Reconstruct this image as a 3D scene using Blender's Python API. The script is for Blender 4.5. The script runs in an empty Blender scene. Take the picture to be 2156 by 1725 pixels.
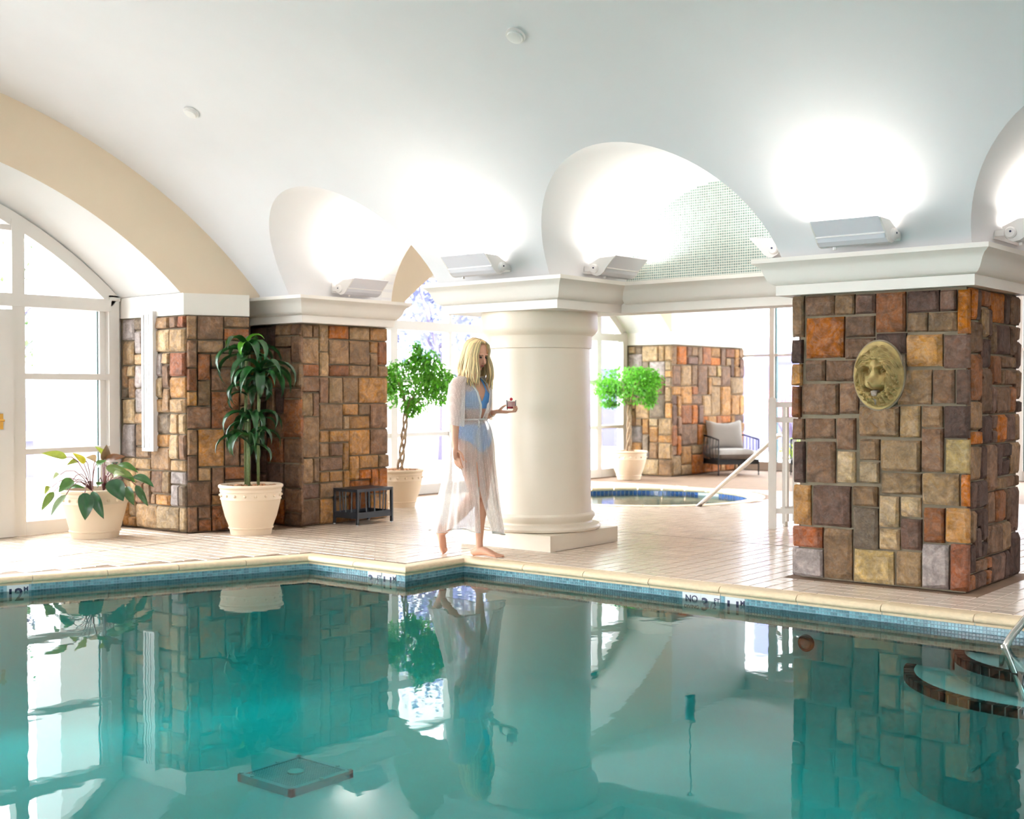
import bpy, bmesh, math, random
from mathutils import Vector, Matrix, noise as mnoise
from mathutils.geometry import tessellate_polygon
PI = math.pi
SC = bpy.context.scene
COL = SC.collection

# ---------------------------------------------------------------- camera
FOC, YAW, PITCH, ROLL, CAMH = 2600.0, math.radians(-39.2), math.radians(-0.785), math.radians(-0.12), 1.30
cam_data = bpy.data.cameras.new('camera')
cam = bpy.data.objects.new('camera', cam_data); COL.objects.link(cam)
_F = Vector((math.sin(YAW) * math.cos(PITCH), math.cos(YAW) * math.cos(PITCH), math.sin(PITCH)))
_R = Vector((math.cos(YAW), -math.sin(YAW), 0)); _U = _R.cross(_F)
_R2 = _R * math.cos(ROLL) + _U * math.sin(ROLL); _U2 = -_R * math.sin(ROLL) + _U * math.cos(ROLL)
cam.matrix_world = Matrix(((_R2.x, _U2.x, -_F.x, 0), (_R2.y, _U2.y, -_F.y, 0), (_R2.z, _U2.z, -_F.z, CAMH), (0, 0, 0, 1)))
cam_data.sensor_fit = 'HORIZONTAL'; cam_data.sensor_width = 36.0; cam_data.lens = 36.0 * FOC / 2156.0
cam_data.clip_start = 0.05; cam_data.clip_end = 200
cam_data.dof.use_dof = True; cam_data.dof.focus_distance = 8.6; cam_data.dof.aperture_fstop = 2.2
SC.camera = cam

# ---------------------------------------------------------------- world, exposure
world = bpy.data.worlds.new('overcast_sky'); SC.world = world; world.use_nodes = True
_bg = world.node_tree.nodes['Background']; _bg.inputs[0].default_value = (0.91, 0.94, 1.0, 1); _bg.inputs[1].default_value = 22.0
vs = SC.view_settings
vs.view_transform = 'Standard'; vs.look = 'None'; vs.gamma = 1.0; vs.use_curve_mapping = False; vs.exposure = 0.22
SC.cycles.use_denoising = True
SC.cycles.use_adaptive_sampling = True; SC.cycles.adaptive_threshold = 0.1; SC.cycles.adaptive_min_samples = 16; SC.cycles.use_light_tree = False
SC.cycles.max_bounces = 7; SC.cycles.diffuse_bounces = 4; SC.cycles.glossy_bounces = 3
SC.cycles.transmission_bounces = 4; SC.cycles.transparent_max_bounces = 16
SC.cycles.caustics_reflective = False; SC.cycles.caustics_refractive = False
SC.cycles.sample_clamp_indirect = 6.0; SC.cycles.blur_glossy = 0.5

def portal(loc, rot, sx, sy):
    """a window opening marked for the renderer: gives no light of its own, only steers daylight sampling"""
    l = bpy.data.lights.new('window_daylight', 'AREA'); l.shape = 'RECTANGLE'; l.size = sx; l.size_y = sy
    l.cycles.is_portal = True
    o = bpy.data.objects.new('window_daylight', l); COL.objects.link(o); o.location = loc; o.rotation_euler = rot
    return o
portal((-10.95, 3.95, 1.7), (0, -PI / 2, 0), 3.4, 6.2)      # left arched window
portal((-11.25, 13.25, 1.7), (0, -PI / 2, 0), 3.4, 6.2)     # far arched window
portal((-6.6, 18.95, 1.75), (-PI / 2, 0, 0), 8.2, 3.4)      # back window
portal((-4.0, -5.35, 1.85), (PI / 2, 0, 0), 7.4, 2.3)       # windows behind the photographer

# ---------------------------------------------------------------- helpers
def lin(c):
    c = c / 255.0
    return c / 12.92 if c <= 0.04045 else ((c + 0.055) / 1.055) ** 2.4
def rgb(r, g, b): return (lin(r), lin(g), lin(b), 1.0)

def mat(name, col, rough=0.6, metal=0.0, var=0.0, scale=6.0, bump=0.0, bscale=40.0, spec=0.5, island=0.0, objcol=False, col2=None, emit=None, estr=0.0, trans=0.0):
    m = bpy.data.materials.new(name); m.use_nodes = True
    nt = m.node_tree; N = nt.nodes; L = nt.links; b = N['Principled BSDF']
    b.inputs['Base Color'].default_value = col; b.inputs['Roughness'].default_value = rough; b.inputs['Metallic'].default_value = metal
    b.inputs['Specular IOR Level'].default_value = spec
    if emit: b.inputs['Emission Color'].default_value = emit; b.inputs['Emission Strength'].default_value = estr
    geo = N.new('ShaderNodeNewGeometry')
    src = None
    if objcol:
        oi = N.new('ShaderNodeObjectInfo'); src = oi.outputs['Color']
    if var > 0 or col2:
        nz = N.new('ShaderNodeTexNoise'); nz.inputs['Scale'].default_value = scale; nz.inputs['Detail'].default_value = 5
        L.new(geo.outputs['Position'], nz.inputs['Vector'])
        rp = N.new('ShaderNodeMapRange'); rp.inputs[1].default_value = 0.3; rp.inputs[2].default_value = 0.7
        L.new(nz.outputs['Fac'], rp.inputs[0])
        mx = N.new('ShaderNodeMix'); mx.data_type = 'RGBA'; mx.blend_type = 'MIX' if col2 else 'MULTIPLY'
        L.new(rp.outputs[0], mx.inputs[0])
        if src: L.new(src, mx.inputs[6])
        else: mx.inputs[6].default_value = col
        mx.inputs[7].default_value = col2 if col2 else (1 - var, 1 - var, 1 - var, 1)
        src = mx.outputs[2]
    if island > 0:
        hs = N.new('ShaderNodeHueSaturation')
        mr = N.new('ShaderNodeMapRange'); mr.inputs[3].default_value = 1 - island; mr.inputs[4].default_value = 1 + island
        L.new(geo.outputs['Random Per Island'], mr.inputs[0]); L.new(mr.outputs[0], hs.inputs['Value'])
        if src: L.new(src, hs.inputs['Color'])
        else: hs.inputs['Color'].default_value = col
        src = hs.outputs[0]
    if src: L.new(src, b.inputs['Base Color'])
    if bump > 0:
        n2 = N.new('ShaderNodeTexNoise'); n2.inputs['Scale'].default_value = bscale; n2.inputs['Detail'].default_value = 6
        L.new(geo.outputs['Position'], n2.inputs['Vector'])
        bp = N.new('ShaderNodeBump'); bp.inputs['Strength'].default_value = bump; bp.inputs['Distance'].default_value = 0.02
        L.new(n2.outputs['Fac'], bp.inputs['Height']); L.new(bp.outputs[0], b.inputs['Normal'])
    if trans > 0:
        out = N['Material Output']; tr = N.new('ShaderNodeBsdfTranslucent'); ms = N.new('ShaderNodeMixShader'); ms.inputs[0].default_value = trans
        if src: L.new(src, tr.inputs[0])
        else: tr.inputs[0].default_value = col
        L.new(b.outputs[0], ms.inputs[1]); L.new(tr.outputs[0], ms.inputs[2]); L.new(ms.outputs[0], out.inputs[0])
    return m

class MB:
    """collects faces for one mesh"""
    def __init__(s): s.v = []; s.f = []
    def add(s, v, f):
        o = len(s.v); s.v += [tuple(p) for p in v]; s.f += [tuple(i + o for i in q) for q in f]; return s
    def box(s, x0, x1, y0, y1, z0, z1):
        return s.add([(x0, y0, z0), (x1, y0, z0), (x1, y1, z0), (x0, y1, z0), (x0, y0, z1), (x1, y0, z1), (x1, y1, z1), (x0, y1, z1)],
                     [(0, 3, 2, 1), (4, 5, 6, 7), (0, 1, 5, 4), (1, 2, 6, 5), (2, 3, 7, 6), (3, 0, 4, 7)])
    def prism(s, poly, z0, z1):
        n = len(poly)
        a = sum(poly[i][0] * poly[(i + 1) % n][1] - poly[(i + 1) % n][0] * poly[i][1] for i in range(n))
        if a < 0: poly = poly[::-1]
        return s.add([(p[0], p[1], z0) for p in poly] + [(p[0], p[1], z1) for p in poly],
                     [tuple(range(n - 1, -1, -1)), tuple(range(n, 2 * n))] + [(i, (i + 1) % n, n + (i + 1) % n, n + i) for i in range(n)])
    def lathe(s, prof, c=(0, 0, 0), seg=32, cap=True):
        v = []; f = []; n = len(prof)
        for k in range(seg):
            a = 2 * PI * k / seg
            for r, z in prof: v.append((c[0] + r * math.cos(a), c[1] + r * math.sin(a), c[2] + z))
        for k in range(seg):
            k2 = (k + 1) % seg
            for i in range(n - 1): f.append((k * n + i, k2 * n + i, k2 * n + i + 1, k * n + i + 1))
        if cap:
            f.append(tuple(k * n for k in range(seg - 1, -1, -1))); f.append(tuple(k * n + n - 1 for k in range(seg)))
        return s.add(v, f)
    def tube(s, pts, rad, seg=8, cap=True):
        pts = [Vector(p) for p in pts]; n = len(pts)
        if not hasattr(rad, '__len__'): rad = [rad] * n
        v = []; f = []; prev = None
        for i, p in enumerate(pts):
            t = (pts[min(i + 1, n - 1)] - pts[max(i - 1, 0)])
            t = t.normalized() if t.length > 1e-9 else Vector((0, 0, 1))
            if prev is None:
                a = Vector((0, 0, 1)) if abs(t.z) < 0.9 else Vector((1, 0, 0))
                x = t.cross(a).normalized()
            else:
                x = (prev - t * prev.dot(t)); x = x.normalized() if x.length > 1e-6 else t.orthogonal().normalized()
            prev = x; y = t.cross(x); r = rad[i]
            rx, ry = (r if hasattr(r, '__len__') else (r, r))
            for k in range(seg):
                a = 2 * PI * k / seg
                v.append(p + x * (rx * math.cos(a)) + y * (ry * math.sin(a)))
        for i in range(n - 1):
            for k in range(seg):
                k2 = (k + 1) % seg; f.append((i * seg + k, i * seg + k2, (i + 1) * seg + k2, (i + 1) * seg + k))
        if cap:
            f.append(tuple(range(seg - 1, -1, -1))); f.append(tuple((n - 1) * seg + k for k in range(seg)))
        return s.add(v, f)
    def grid(s, rows):
        n = len(rows[0]); v = [p for r in rows for p in r]
        return s.add(v, [(i * n + j, i * n + j + 1, (i + 1) * n + j + 1, (i + 1) * n + j) for i in range(len(rows) - 1) for j in range(n - 1)])
    def sphere(s, c, r, seg=12, rings=8):
        rr = r if hasattr(r, '__len__') else (r, r, r)
        v = [(c[0], c[1], c[2] + rr[2])]; f = []
        for i in range(1, rings):
            t = PI * i / rings
            for k in range(seg):
                a = 2 * PI * k / seg
                v.append((c[0] + rr[0] * math.sin(t) * math.cos(a), c[1] + rr[1] * math.sin(t) * math.sin(a), c[2] + rr[2] * math.cos(t)))
        v.append((c[0], c[1], c[2] - rr[2])); last = len(v) - 1
        for k in range(seg):
            k2 = (k + 1) % seg
            f.append((0, 1 + k, 1 + k2)); b = 1 + (rings - 2) * seg; f.append((last, b + k2, b + k))
            for i in range(rings - 2): f.append((1 + i * seg + k, 1 + (i + 1) * seg + k, 1 + (i + 1) * seg + k2, 1 + i * seg + k2))
        return s.add(v, f)
    def tf(s, M):
        s.v = [tuple(M @ Vector(p)) for p in s.v]; return s
    def mesh(s, name):
        me = bpy.data.meshes.new(name); me.from_pydata(s.v, [], s.f); me.update(); return me
    def build(s, name, m=None, parent=None, smooth=False, world=False, flip=False):
        if world and parent is not None:
            o = parent
            off = Vector((0, 0, 0))
            while o is not None: off += o.location; o = o.parent
            s.v = [(p[0] - off.x, p[1] - off.y, p[2] - off.z) for p in s.v]
        me = s.mesh(name)
        if m is not None: me.materials.append(m)
        if smooth is True:
            for p in me.polygons: p.use_smooth = True
        elif smooth:
            me.polygons.foreach_set('use_smooth', [True] * len(me.polygons)); me.set_sharp_from_angle(angle=math.radians(smooth))
        return link(bpy.data.objects.new(name, me), parent)

def link(o, parent=None):
    COL.objects.link(o)
    if parent is not None: o.parent = parent
    return o
def thing(name, label, cat, loc=(0, 0, 0), rz=0.0, group=None):
    o = bpy.data.objects.new(name, None); o.empty_display_size = 0.1; COL.objects.link(o); o.location = loc; o.rotation_euler = (0, 0, rz)
    return tag(o, label, cat, group)
def tag(o, label=None, cat=None, group=None, kind=None):
    if label: o['label'] = label
    if cat: o['category'] = cat
    if group: o['group'] = group
    if kind: o['kind'] = kind
    return o
def struct(o): o['kind'] = 'structure'; return o
def sempty(name, loc=(0, 0, 0)):
    o = bpy.data.objects.new(name, None); o.empty_display_size = 0.1; COL.objects.link(o); o.location = loc; return struct(o)
def stuff(o): o['kind'] = 'stuff'; return o
def copy_tree(o, parent=None):
    c = o.copy(); COL.objects.link(c)
    if parent is not None: c.parent = parent
    for ch in list(o.children): copy_tree(ch, c)
    return c
def offset(pts, d, closed):
    """offset a plan polyline to its right-hand side"""
    n = len(pts); out = []
    for i in range(n):
        p = Vector(pts[i]).to_2d()
        a = (p - Vector(pts[i - 1]).to_2d()) if (closed or i > 0) else None
        b = (Vector(pts[(i + 1) % n]).to_2d() - p) if (closed or i < n - 1) else None
        if a is None: a = b
        if b is None: b = a
        a.normalize(); b.normalize()
        na = Vector((a.y, -a.x)); nb = Vector((b.y, -b.x)); m = na + nb
        m = m / max(m.dot(na), 0.2)
        out.append((p.x + m.x * d, p.y + m.y * d))
    return out
def sweep(mb, pts, prof, closed=False):
    rows = []
    for d, z in prof:
        q = offset(pts, d, closed); rows.append([(x, y, z) for x, y in q] + ([(q[0][0], q[0][1], z)] if closed else []))
    return mb.grid(rows)
def text_mesh(name, body, size, M, m, parent=None, depth=0.001, align='CENTER'):
    cu = bpy.data.curves.new(name, 'FONT'); cu.body = body; cu.size = size; cu.extrude = depth; cu.align_x = align; cu.align_y = 'CENTER'
    cu.resolution_u = 3; cu.offset = size * .022
    t = bpy.data.objects.new(name, cu); COL.objects.link(t)
    dg = bpy.context.evaluated_depsgraph_get(); me = bpy.data.meshes.new_from_object(t.evaluated_get(dg))
    bpy.data.objects.remove(t); bpy.data.curves.remove(cu)
    me.transform(M); me.materials.clear(); me.materials.append(m); me.name = name
    return link(bpy.data.objects.new(name, me), parent)

def lerp(a, b, t): return a + (b - a) * t
rnd = random.Random(7)

# ---------------------------------------------------------------- materials of the place
M_VAULT = mat('vault_plaster', rgb(239, 238, 239), 0.75, var=0.03, scale=2, bump=0.03, bscale=60)  # cream vault paled: cool uplight and daylight put into the colour
M_TRIM = mat('cream_trim_paint', rgb(242, 235, 225), 0.45, var=0.03, scale=3)
M_BEIGE = mat('shaded_wall_paint', rgb(229, 210, 184), 0.7, var=0.04, scale=2, bump=0.03, bscale=80)  # cream walls turned beige: their shade is put into the colour
M_WHITE = mat('white_wall_paint', rgb(247, 245, 242), 0.6, var=0.03, scale=3)
M_FRAME = mat('window_frame_paint', rgb(232, 226, 219), 0.4, var=0.03, scale=3)
M_COLUMN = mat('column_paint', rgb(243, 230, 210), 0.4, var=0.03, scale=3, bump=0.02, bscale=90)
M_MORTAR = mat('mortar', rgb(142, 128, 106), 0.9, var=0.3, scale=9, bump=0.3, bscale=70)
M_GROUT = mat('floor_grout', rgb(124, 96, 72), 0.8, var=0.2, scale=8)
M_TILE = mat('deck_tile_glaze', rgb(229, 210, 191), 0.22, var=0.10, scale=5, bump=0.05, bscale=25, island=0.07, spec=0.6)
M_GLASSMOS = mat('green_glass_mosaic', rgb(128, 150, 144), 0.12, island=0.22, spec=0.8)
M_GROUTW = mat('white_mosaic_grout', rgb(226, 224, 216), 0.7)
M_DARKLINE = mat('expansion_joint', rgb(70, 66, 62), 0.8)
M_STEEL = mat('brushed_steel', rgb(214, 208, 200), 0.25, metal=0.9)
M_PANE = bpy.data.materials.new('window_glass'); M_PANE.use_nodes = True
_n = M_PANE.node_tree.nodes; _l = M_PANE.node_tree.links; _n.remove(_n['Principled BSDF'])
_t = _n.new('ShaderNodeBsdfTransparent'); _t.inputs[0].default_value = (0.96, 0.98, 0.97, 1); _g = _n.new('ShaderNodeBsdfGlossy'); _g.inputs['Roughness'].default_value = 0.03
_lw = _n.new('ShaderNodeLayerWeight'); _lw.inputs[0].default_value = 0.12; _mx = _n.new('ShaderNodeMixShader')
_l.new(_lw.outputs['Fresnel'], _mx.inputs[0]); _l.new(_t.outputs[0], _mx.inputs[1]); _l.new(_g.outputs[0], _mx.inputs[2]); _l.new(_mx.outputs[0], _n['Material Output'].inputs[0])
# ================================================================ the setting
VYC, VZC, VR = 3.821, -0.614, 4.922                     # main barrel vault: axis along X
LUN = [(-8.169, .968, 9.2, 2.185, .890), (-4.985, 1.017, 8.95, 2.141, .904), (-1.655, 1.017, 9.2, 2.141, .904), (1.53, 1.017, 8.95, 2.141, .904), (4.71, 1.017, 9.2, 2.141, .904)]   # centre x, half width, end y, springing, rise
ZCOR = 2.228                                           # top of the cornices
def vault_z(y): return VZC + math.sqrt(max(VR * VR - (y - VYC) ** 2, 0.0))
def vault_y(z): return VYC + math.sqrt(max(VR * VR - (z - VZC) ** 2, 0.0))
def vault_mesh(sign):
    mb = MB(); ml = MB()
    cols = []
    xs = [-11.0]
    for xc, r, _, lz, rz in LUN:
        a0 = math.asin((2.19 - lz) / rz)
        xs += [xc - r * math.cos(a0 + (PI - 2 * a0) * k / 40) for k in range(41)]
    xs.append(7.0)
    def edge(x):
        for xc, r, ye, lz, rz in LUN:
            if abs(x - xc) < r:
                z = lz + rz * math.sqrt(1 - ((x - xc) / r) ** 2)
                if z > 2.19: return z
        return 2.19
    rows = []
    yt = VYC
    for x in xs:
        ye = vault_y(edge(x)); th1 = math.asin((ye - VYC) / VR)
        rows.append([(x, VYC + sign * VR * math.sin(th1 * k / 30), VZC + VR * math.cos(th1 * k / 30)) for k in range(31)])
    mb.grid(rows)
    for xc, r, yend, lz, rz in LUN:
        a0 = math.asin((2.19 - lz) / rz); rr = []
        for k in range(41):
            a = a0 + (PI - 2 * a0) * k / 40
            x = xc - r * math.cos(a); z = lz + rz * math.sin(a); y0 = vault_y(z)
            rr.append([(x, VYC + sign * (lerp(y0, yend, t / 8) - VYC), z) for t in range(9)])
        ml.grid(rr)
    return mb, ml
ceiling = sempty('ceiling', (0, 3.7, 0))
for sg in (1, -1):
    mb, ml = vault_mesh(sg)
    mb.build('vault', M_VAULT, ceiling, smooth=True, world=True)
    ml.build('lunette_vault', M_VAULT, ceiling, smooth=True, world=True)
MB().box(-11.2, 7.2, 9.21, 19.0, 3.55, 3.65).build('aisle_ceiling', M_WHITE, ceiling, world=True)
MB().box(-11.2, 7.2, -5.4, -1.7, 3.55, 3.65).build('aisle_ceiling', M_WHITE, ceiling, world=True)

# upper walls standing on the cornices, pierced by the lunettes
def spandrel(y0, y1, x0, x1, ztop, arches):
    """vertical wall in a plane y=const with round-headed openings"""
    mb = MB(); xs = [x0]
    for xc, r, _, lz, rz in arches: xs += [xc - r * math.cos(PI * k / 32) for k in range(33)]
    xs.append(x1); top = []; bot = []
    for x in xs:
        z = ZCOR - 0.05
        for xc, r, _, lz, rz in arches:
            if abs(x - xc) < r: z = max(z, lz + rz * math.sqrt(1 - ((x - xc) / r) ** 2))
        bot.append((x, z)); top.append((x, ztop))
    for y in (y0, y1): mb.grid([[(x, y, z) for x, z in bot], [(x, y, z) for x, z in top]])
    mb.grid([[(x, y0, z) for x, z in bot], [(x, y1, z) for x, z in bot]])
    return mb
open_arches = [q for q in LUN if q[2] > 9]
struct(spandrel(9.06, 9.21, -11.0, 7.0, 3.6, open_arches).build('wall_arcade', M_WHITE))
struct(spandrel(-1.81, -1.66, -11.0, 7.0, 3.6, LUN).build('wall_near_arcade', M_WHITE))

# mosaic wall that closes the lunette behind the column
def mosaic(parent, xc, r, lz, rz, y, name='mosaic_tile'):
    p = 0.0212; t = 0.0150; mb = MB(); nz = int(1.0 / p) + 1
    for i in range(-52, 52):
        for k in range(nz):
            x = xc + (i + 0.5) * p; z = ZCOR - 0.04 + k * p
            if math.hypot((abs(x - xc) + p * 0.5) / r, max(z + p * 0.5 - lz, 0) / rz) < 1:
                a = t / 2; zz = z
                mb.add([(x - a, y, zz - a), (x + a, y, zz - a), (x + a, y, zz + a), (x - a, y, zz + a), (x - a * .9, y - .003, zz - a * .9), (x + a * .9, y - .003, zz - a * .9), (x + a * .9, y - .003, zz + a * .9), (x - a * .9, y - .003, zz + a * .9)],
                       [(4, 5, 6, 7), (0, 1, 5, 4), (1, 2, 6, 5), (2, 3, 7, 6), (3, 0, 4, 7)])
    return stuff(mb.build(name, M_GLASSMOS, parent, world=True))
for xc, r, ye, lz, rz in LUN:
    if ye < 9:
        w = struct(MB().box(xc - r - .05, xc + r + .05, 8.90, 9.06, ZCOR - 0.2, lz + rz + .05).build('wall_mosaic', M_GROUTW))
        if xc < 0: mosaic(w, xc, r, lz, rz, 8.90)

# ---- angled arch wall on the left and the arched window recess
P0 = Vector((-9.595, 6.956)); PB = P0 * 1.025; ANG = math.radians(21.5); DIR = Vector((math.sin(ANG), math.cos(ANG)))
FS, FZ, FRD = -3.072, -0.454, 4.073                    # front arch circle in (s, z)
RY, RZ, RRD = 3.942, -1.1055, 4.484                    # window arch circle in (y, z)
def wing(s):
    q = PB + DIR * s; return (max(q.x, -10.55), q.y)
def farch(s): return FZ + math.sqrt(max(FRD ** 2 - (s - FS) ** 2, 0)) if s < -0.031 else 2.225
def rarch(y, yc=RY): return RZ + math.sqrt(max(RRD ** 2 - (y - yc) ** 2, 0))
YM = wing(FS)[1]
wl = sempty('wall_left', (-10.6, 4.2, 0))
mb = MB()
ss = [FS + (0.74 - FS) * k / 60 for k in range(61)]
ss = sorted(set(ss + [-0.0315, -0.0305]))
for mir in (False, True):
    r1 = []; r2 = []
    for s in ss:
        x, y = wing(s); zt = vault_z(min(y, 7.86)) + 0.01; zb = min(farch(s), zt)
        if mir: y = 2 * YM - y
        r1.append((x, y, zb)); r2.append((x, y, max(zt, zb)))
    mb.grid([r1, r2])
mb.build('arch_wall', M_BEIGE, wl, world=True)
mb = MB()
for mir in (False, True):
    r1 = []; r2 = []
    for k in range(49):
        t = k / 48; s = lerp(-0.0315, FS, t); x, y = wing(s); ry = lerp(6.937, RY, t)
        a = (x, y, farch(s)); b = (-10.66, ry, rarch(ry))
        if mir: a = (a[0], 2 * YM - a[1], a[2]); b = (b[0], 2 * RY - b[1], b[2])
        r1.append(a); r2.append(b)
    mb.grid([r1, r2])
mb.build('arch_soffit', M_WHITE, wl, smooth=True, world=True)
# solid wall above and between the arched windows
def window_wall(mb, X, y0, y1, ztop, yc, half=2.995):
    ys = sorted([y0, y1] + [yc - half + 2 * half * k / 48 for k in range(49)] + [yc - half - 1e-4, yc + half + 1e-4])
    lo = []; hi = []
    for y in ys:
        z = rarch(y, yc) if abs(y - yc) <= half else 0.0
        lo.append((X, y, z)); hi.append((X, y, ztop))
    mb.grid([lo, hi]); mb.grid([[(X - .12, p[1], p[2]) for p in lo], [(X - .12, p[1], p[2]) for p in hi]])
mb = MB(); window_wall(mb, -10.66, -5.4, 8.2, 3.62, RY); mb.build('window_wall', M_WHITE, wl, world=True)
mb = MB(); window_wall(mb, -10.97, 8.0, 19.0, 3.62, 13.25); mb.build('window_wall', M_WHITE, wl, world=True)
# arch wall in front of the far window and its soffit
mb = MB(); ys = [9.2] + [10.25 + 6.0 * k / 48 for k in range(49)] + [16.2501, 16.27]
lo = [(-10.1, y, rarch(y, 13.25) if 10.25 < y < 16.25 else 2.24) for y in ys]
mb.grid([lo, [(p[0], p[1], 3.6) for p in lo]]); mb.build('arch_wall', M_BEIGE, wl, world=True)
mb = MB(); ys = [10.25 + 6.0 * k / 48 for k in range(49)]
mb.grid([[(-10.97, y, rarch(y, 13.25)) for y in ys], [(-10.1, y, rarch(y, 13.25)) for y in ys]]); mb.build('arch_soffit', M_WHITE, wl, smooth=True, world=True)

# ---- other walls
struct(MB().box(6.9, 7.1, -5.4, 19.0, -0.2, 3.65).build('wall_right', M_WHITE))
wb = sempty('wall_back', (-4, 18.7, 0))
MB().box(-11.1, -10.42, 18.66, 18.85, 0, 3.6).box(-2.4, 7.0, 18.66, 18.85, 0, 3.6).box(-10.42, -2.4, 18.66, 18.85, 3.3, 3.6).build('wall_panel', M_WHITE, wb, world=True)
wn = sempty('wall_near', (-4, -5.2, 0))
mbn = MB().box(-11.0, -7.6, -5.3, -5.1, 0, 3.6).box(-0.4, 7.0, -5.3, -5.1, 0, 3.6).box(-7.6, -0.4, -5.3, -5.1, 2.95, 3.6).box(-7.6, -0.4, -5.3, -5.1, 0, 0.75)
for x in (-5.6, -2.5): mbn.box(x - .15, x + .15, -5.3, -5.1, 0, 3.4)
mbn.build('wall_panel', M_WHITE, wn, world=True)
mbn = MB()
for x0, x1 in ((-9.75, -8.95), (-7.2, -5.95), (-4.0, -2.7), (-0.8, 0.5), (2.4, 3.7), (5.6, 6.9)): mbn.box(x0, x1, -1.75, -0.55, 0, 2.23)
mbn.build('near_pier', M_TRIM, wn, world=True)

# ---- windows
def arch_strip(mb, X0, X1, yc, ya, yb, dr0, dr1, n=24):
    """curved frame member following the arch, radially from dr0 to dr1 inside it"""
    rows = []
    for k in range(n + 1):
        y = lerp(ya, yb, k / n); a = math.atan2(rarch(y, yc) - RZ, y - yc)
        q = [(yc + (RRD - d) * math.cos(a), RZ + (RRD - d) * math.sin(a)) for d in (dr0, dr1)]
        rows.append([(X1, *q[0]), (X1, *q[1]), (X0, *q[1]), (X0, *q[0]), (X1, *q[0])])
    mb.grid(rows)
def arched_window(name, X, yc, mulls, half=2.99):
    w = sempty(name, (X, yc, 0)); z1 = lambda y: rarch(y, yc) - 0.05
    d = 0.11
    mb = MB(); arch_strip(mb, X - d, X, yc, yc - half, yc + half, 0.0, 0.125, 48); mb.build('arch_frame', M_FRAME, w, smooth=30, world=True)
    for sy in (-1, 1):
        y = yc + sy * half; MB().box(X - d, X, min(y, y - sy * .115), max(y, y - sy * .115), 0, 2.25).build('jamb', M_FRAME, w, world=True)
    ed = [yc - half + .115]
    for a, b in mulls:
        MB().box(X - d, X + .01, a, b, 0, z1((a + b) / 2)).build('mullion', M_FRAME, w, world=True); ed += [a, b]
    ed.append(yc + half - .115)
    MB().box(X - d, X + .02, yc - half + .1, yc + half - .1, 2.094, 2.211).build('transom', M_FRAME, w, world=True)
    for i in range(0, len(ed), 2):
        a, b = ed[i], ed[i + 1]; inner = i not in (0, len(ed) - 2)
        bars = [(0, .126), (.739, .792), (1.43, 1.487)]
        for z0, zz in bars:
            MB().box(X - d, X + (.015 if z0 == 0 else 0), a, b, z0, zz).build('glazing_bar' if z0 else 'sill', M_FRAME, w, world=True)
        zz = [.126, .739, .792, 1.43, 1.487, 2.094]
        for k in range(0, 6, 2):
            MB().box(X - .085, X - .075, a, b, zz[k], zz[k + 1]).build('pane', M_PANE, w, world=True)
        # head panes above the transom
        n = 14; ys = [lerp(a, b, k / n) for k in range(n + 1)]
        if inner:
            MB().box(X - d, X, a, b, 2.78, 2.83).build('glazing_bar', M_FRAME, w, world=True)
        m2 = MB(); hi = [(y, max(2.22, rarch(y, yc) - 0.12)) for y in ys]
        for xx in (X - .085, X - .075): m2.grid([[(xx, y, 2.211) for y in ys], [(xx, y, z) for y, z in hi]])
        m2.build('head_pane', M_PANE, w, world=True)
    for sy in (-1, 1):
        y = yc + sy * (half - .11); MB().box(X - d, X + .005, min(y, yc + sy * (half + .01)), max(y, yc + sy * (half + .01)), 2.2, 2.235).build('corner_block', M_FRAME, w, world=True)
    # thin dark gasket line inside the outer panes, as seen against the light
    return w
win1 = arched_window('window_1', -10.60, RY, [(1.95, 2.07), (5.82, 5.945)])
M_GASK = mat('dark_gasket', rgb(52, 84, 84), .6)
for z0, z1 in ((.126, .739), (.792, 1.43), (1.487, 2.094)): MB().box(-10.70, -10.69, 6.742, 6.752, z0, z1).build('gasket', M_GASK, win1, world=True); MB().box(-10.70, -10.66, 6.752, 6.84, z0, z1).build('inner_frame', M_FRAME, win1, world=True)
win2 = arched_window('window_2', -10.90, 13.25, [(10.97, 11.09), (12.044, 12.109), (14.39, 14.46), (15.41, 15.53)])
# glass door set in the middle of the left window
door = sempty('door_1', (-10.56, 5.3, 0))
MB().box(-10.62, -10.54, 4.98, 5.80, 0.005, 0.2).box(-10.62, -10.54, 4.98, 5.09, .2, 2.06).box(-10.62, -10.54, 5.64, 5.80, .2, 2.06).box(-10.62, -10.54, 5.09, 5.64, 1.96, 2.06).build('door_leaf', M_FRAME, door, world=True)
MB().box(-10.585, -10.575, 5.09, 5.64, .2, 1.96).build('pane', M_PANE, door, world=True)
MB().box(-10.545, -10.53, 5.665, 5.695, .98, 1.12).tube([(-10.53, 5.68, 1.06), (-10.49, 5.68, 1.06), (-10.49, 5.57, 1.06)], .011, 8).build('door_handle', mat('brass', rgb(205, 160, 80), .3, metal=.9), door, world=True)
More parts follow.
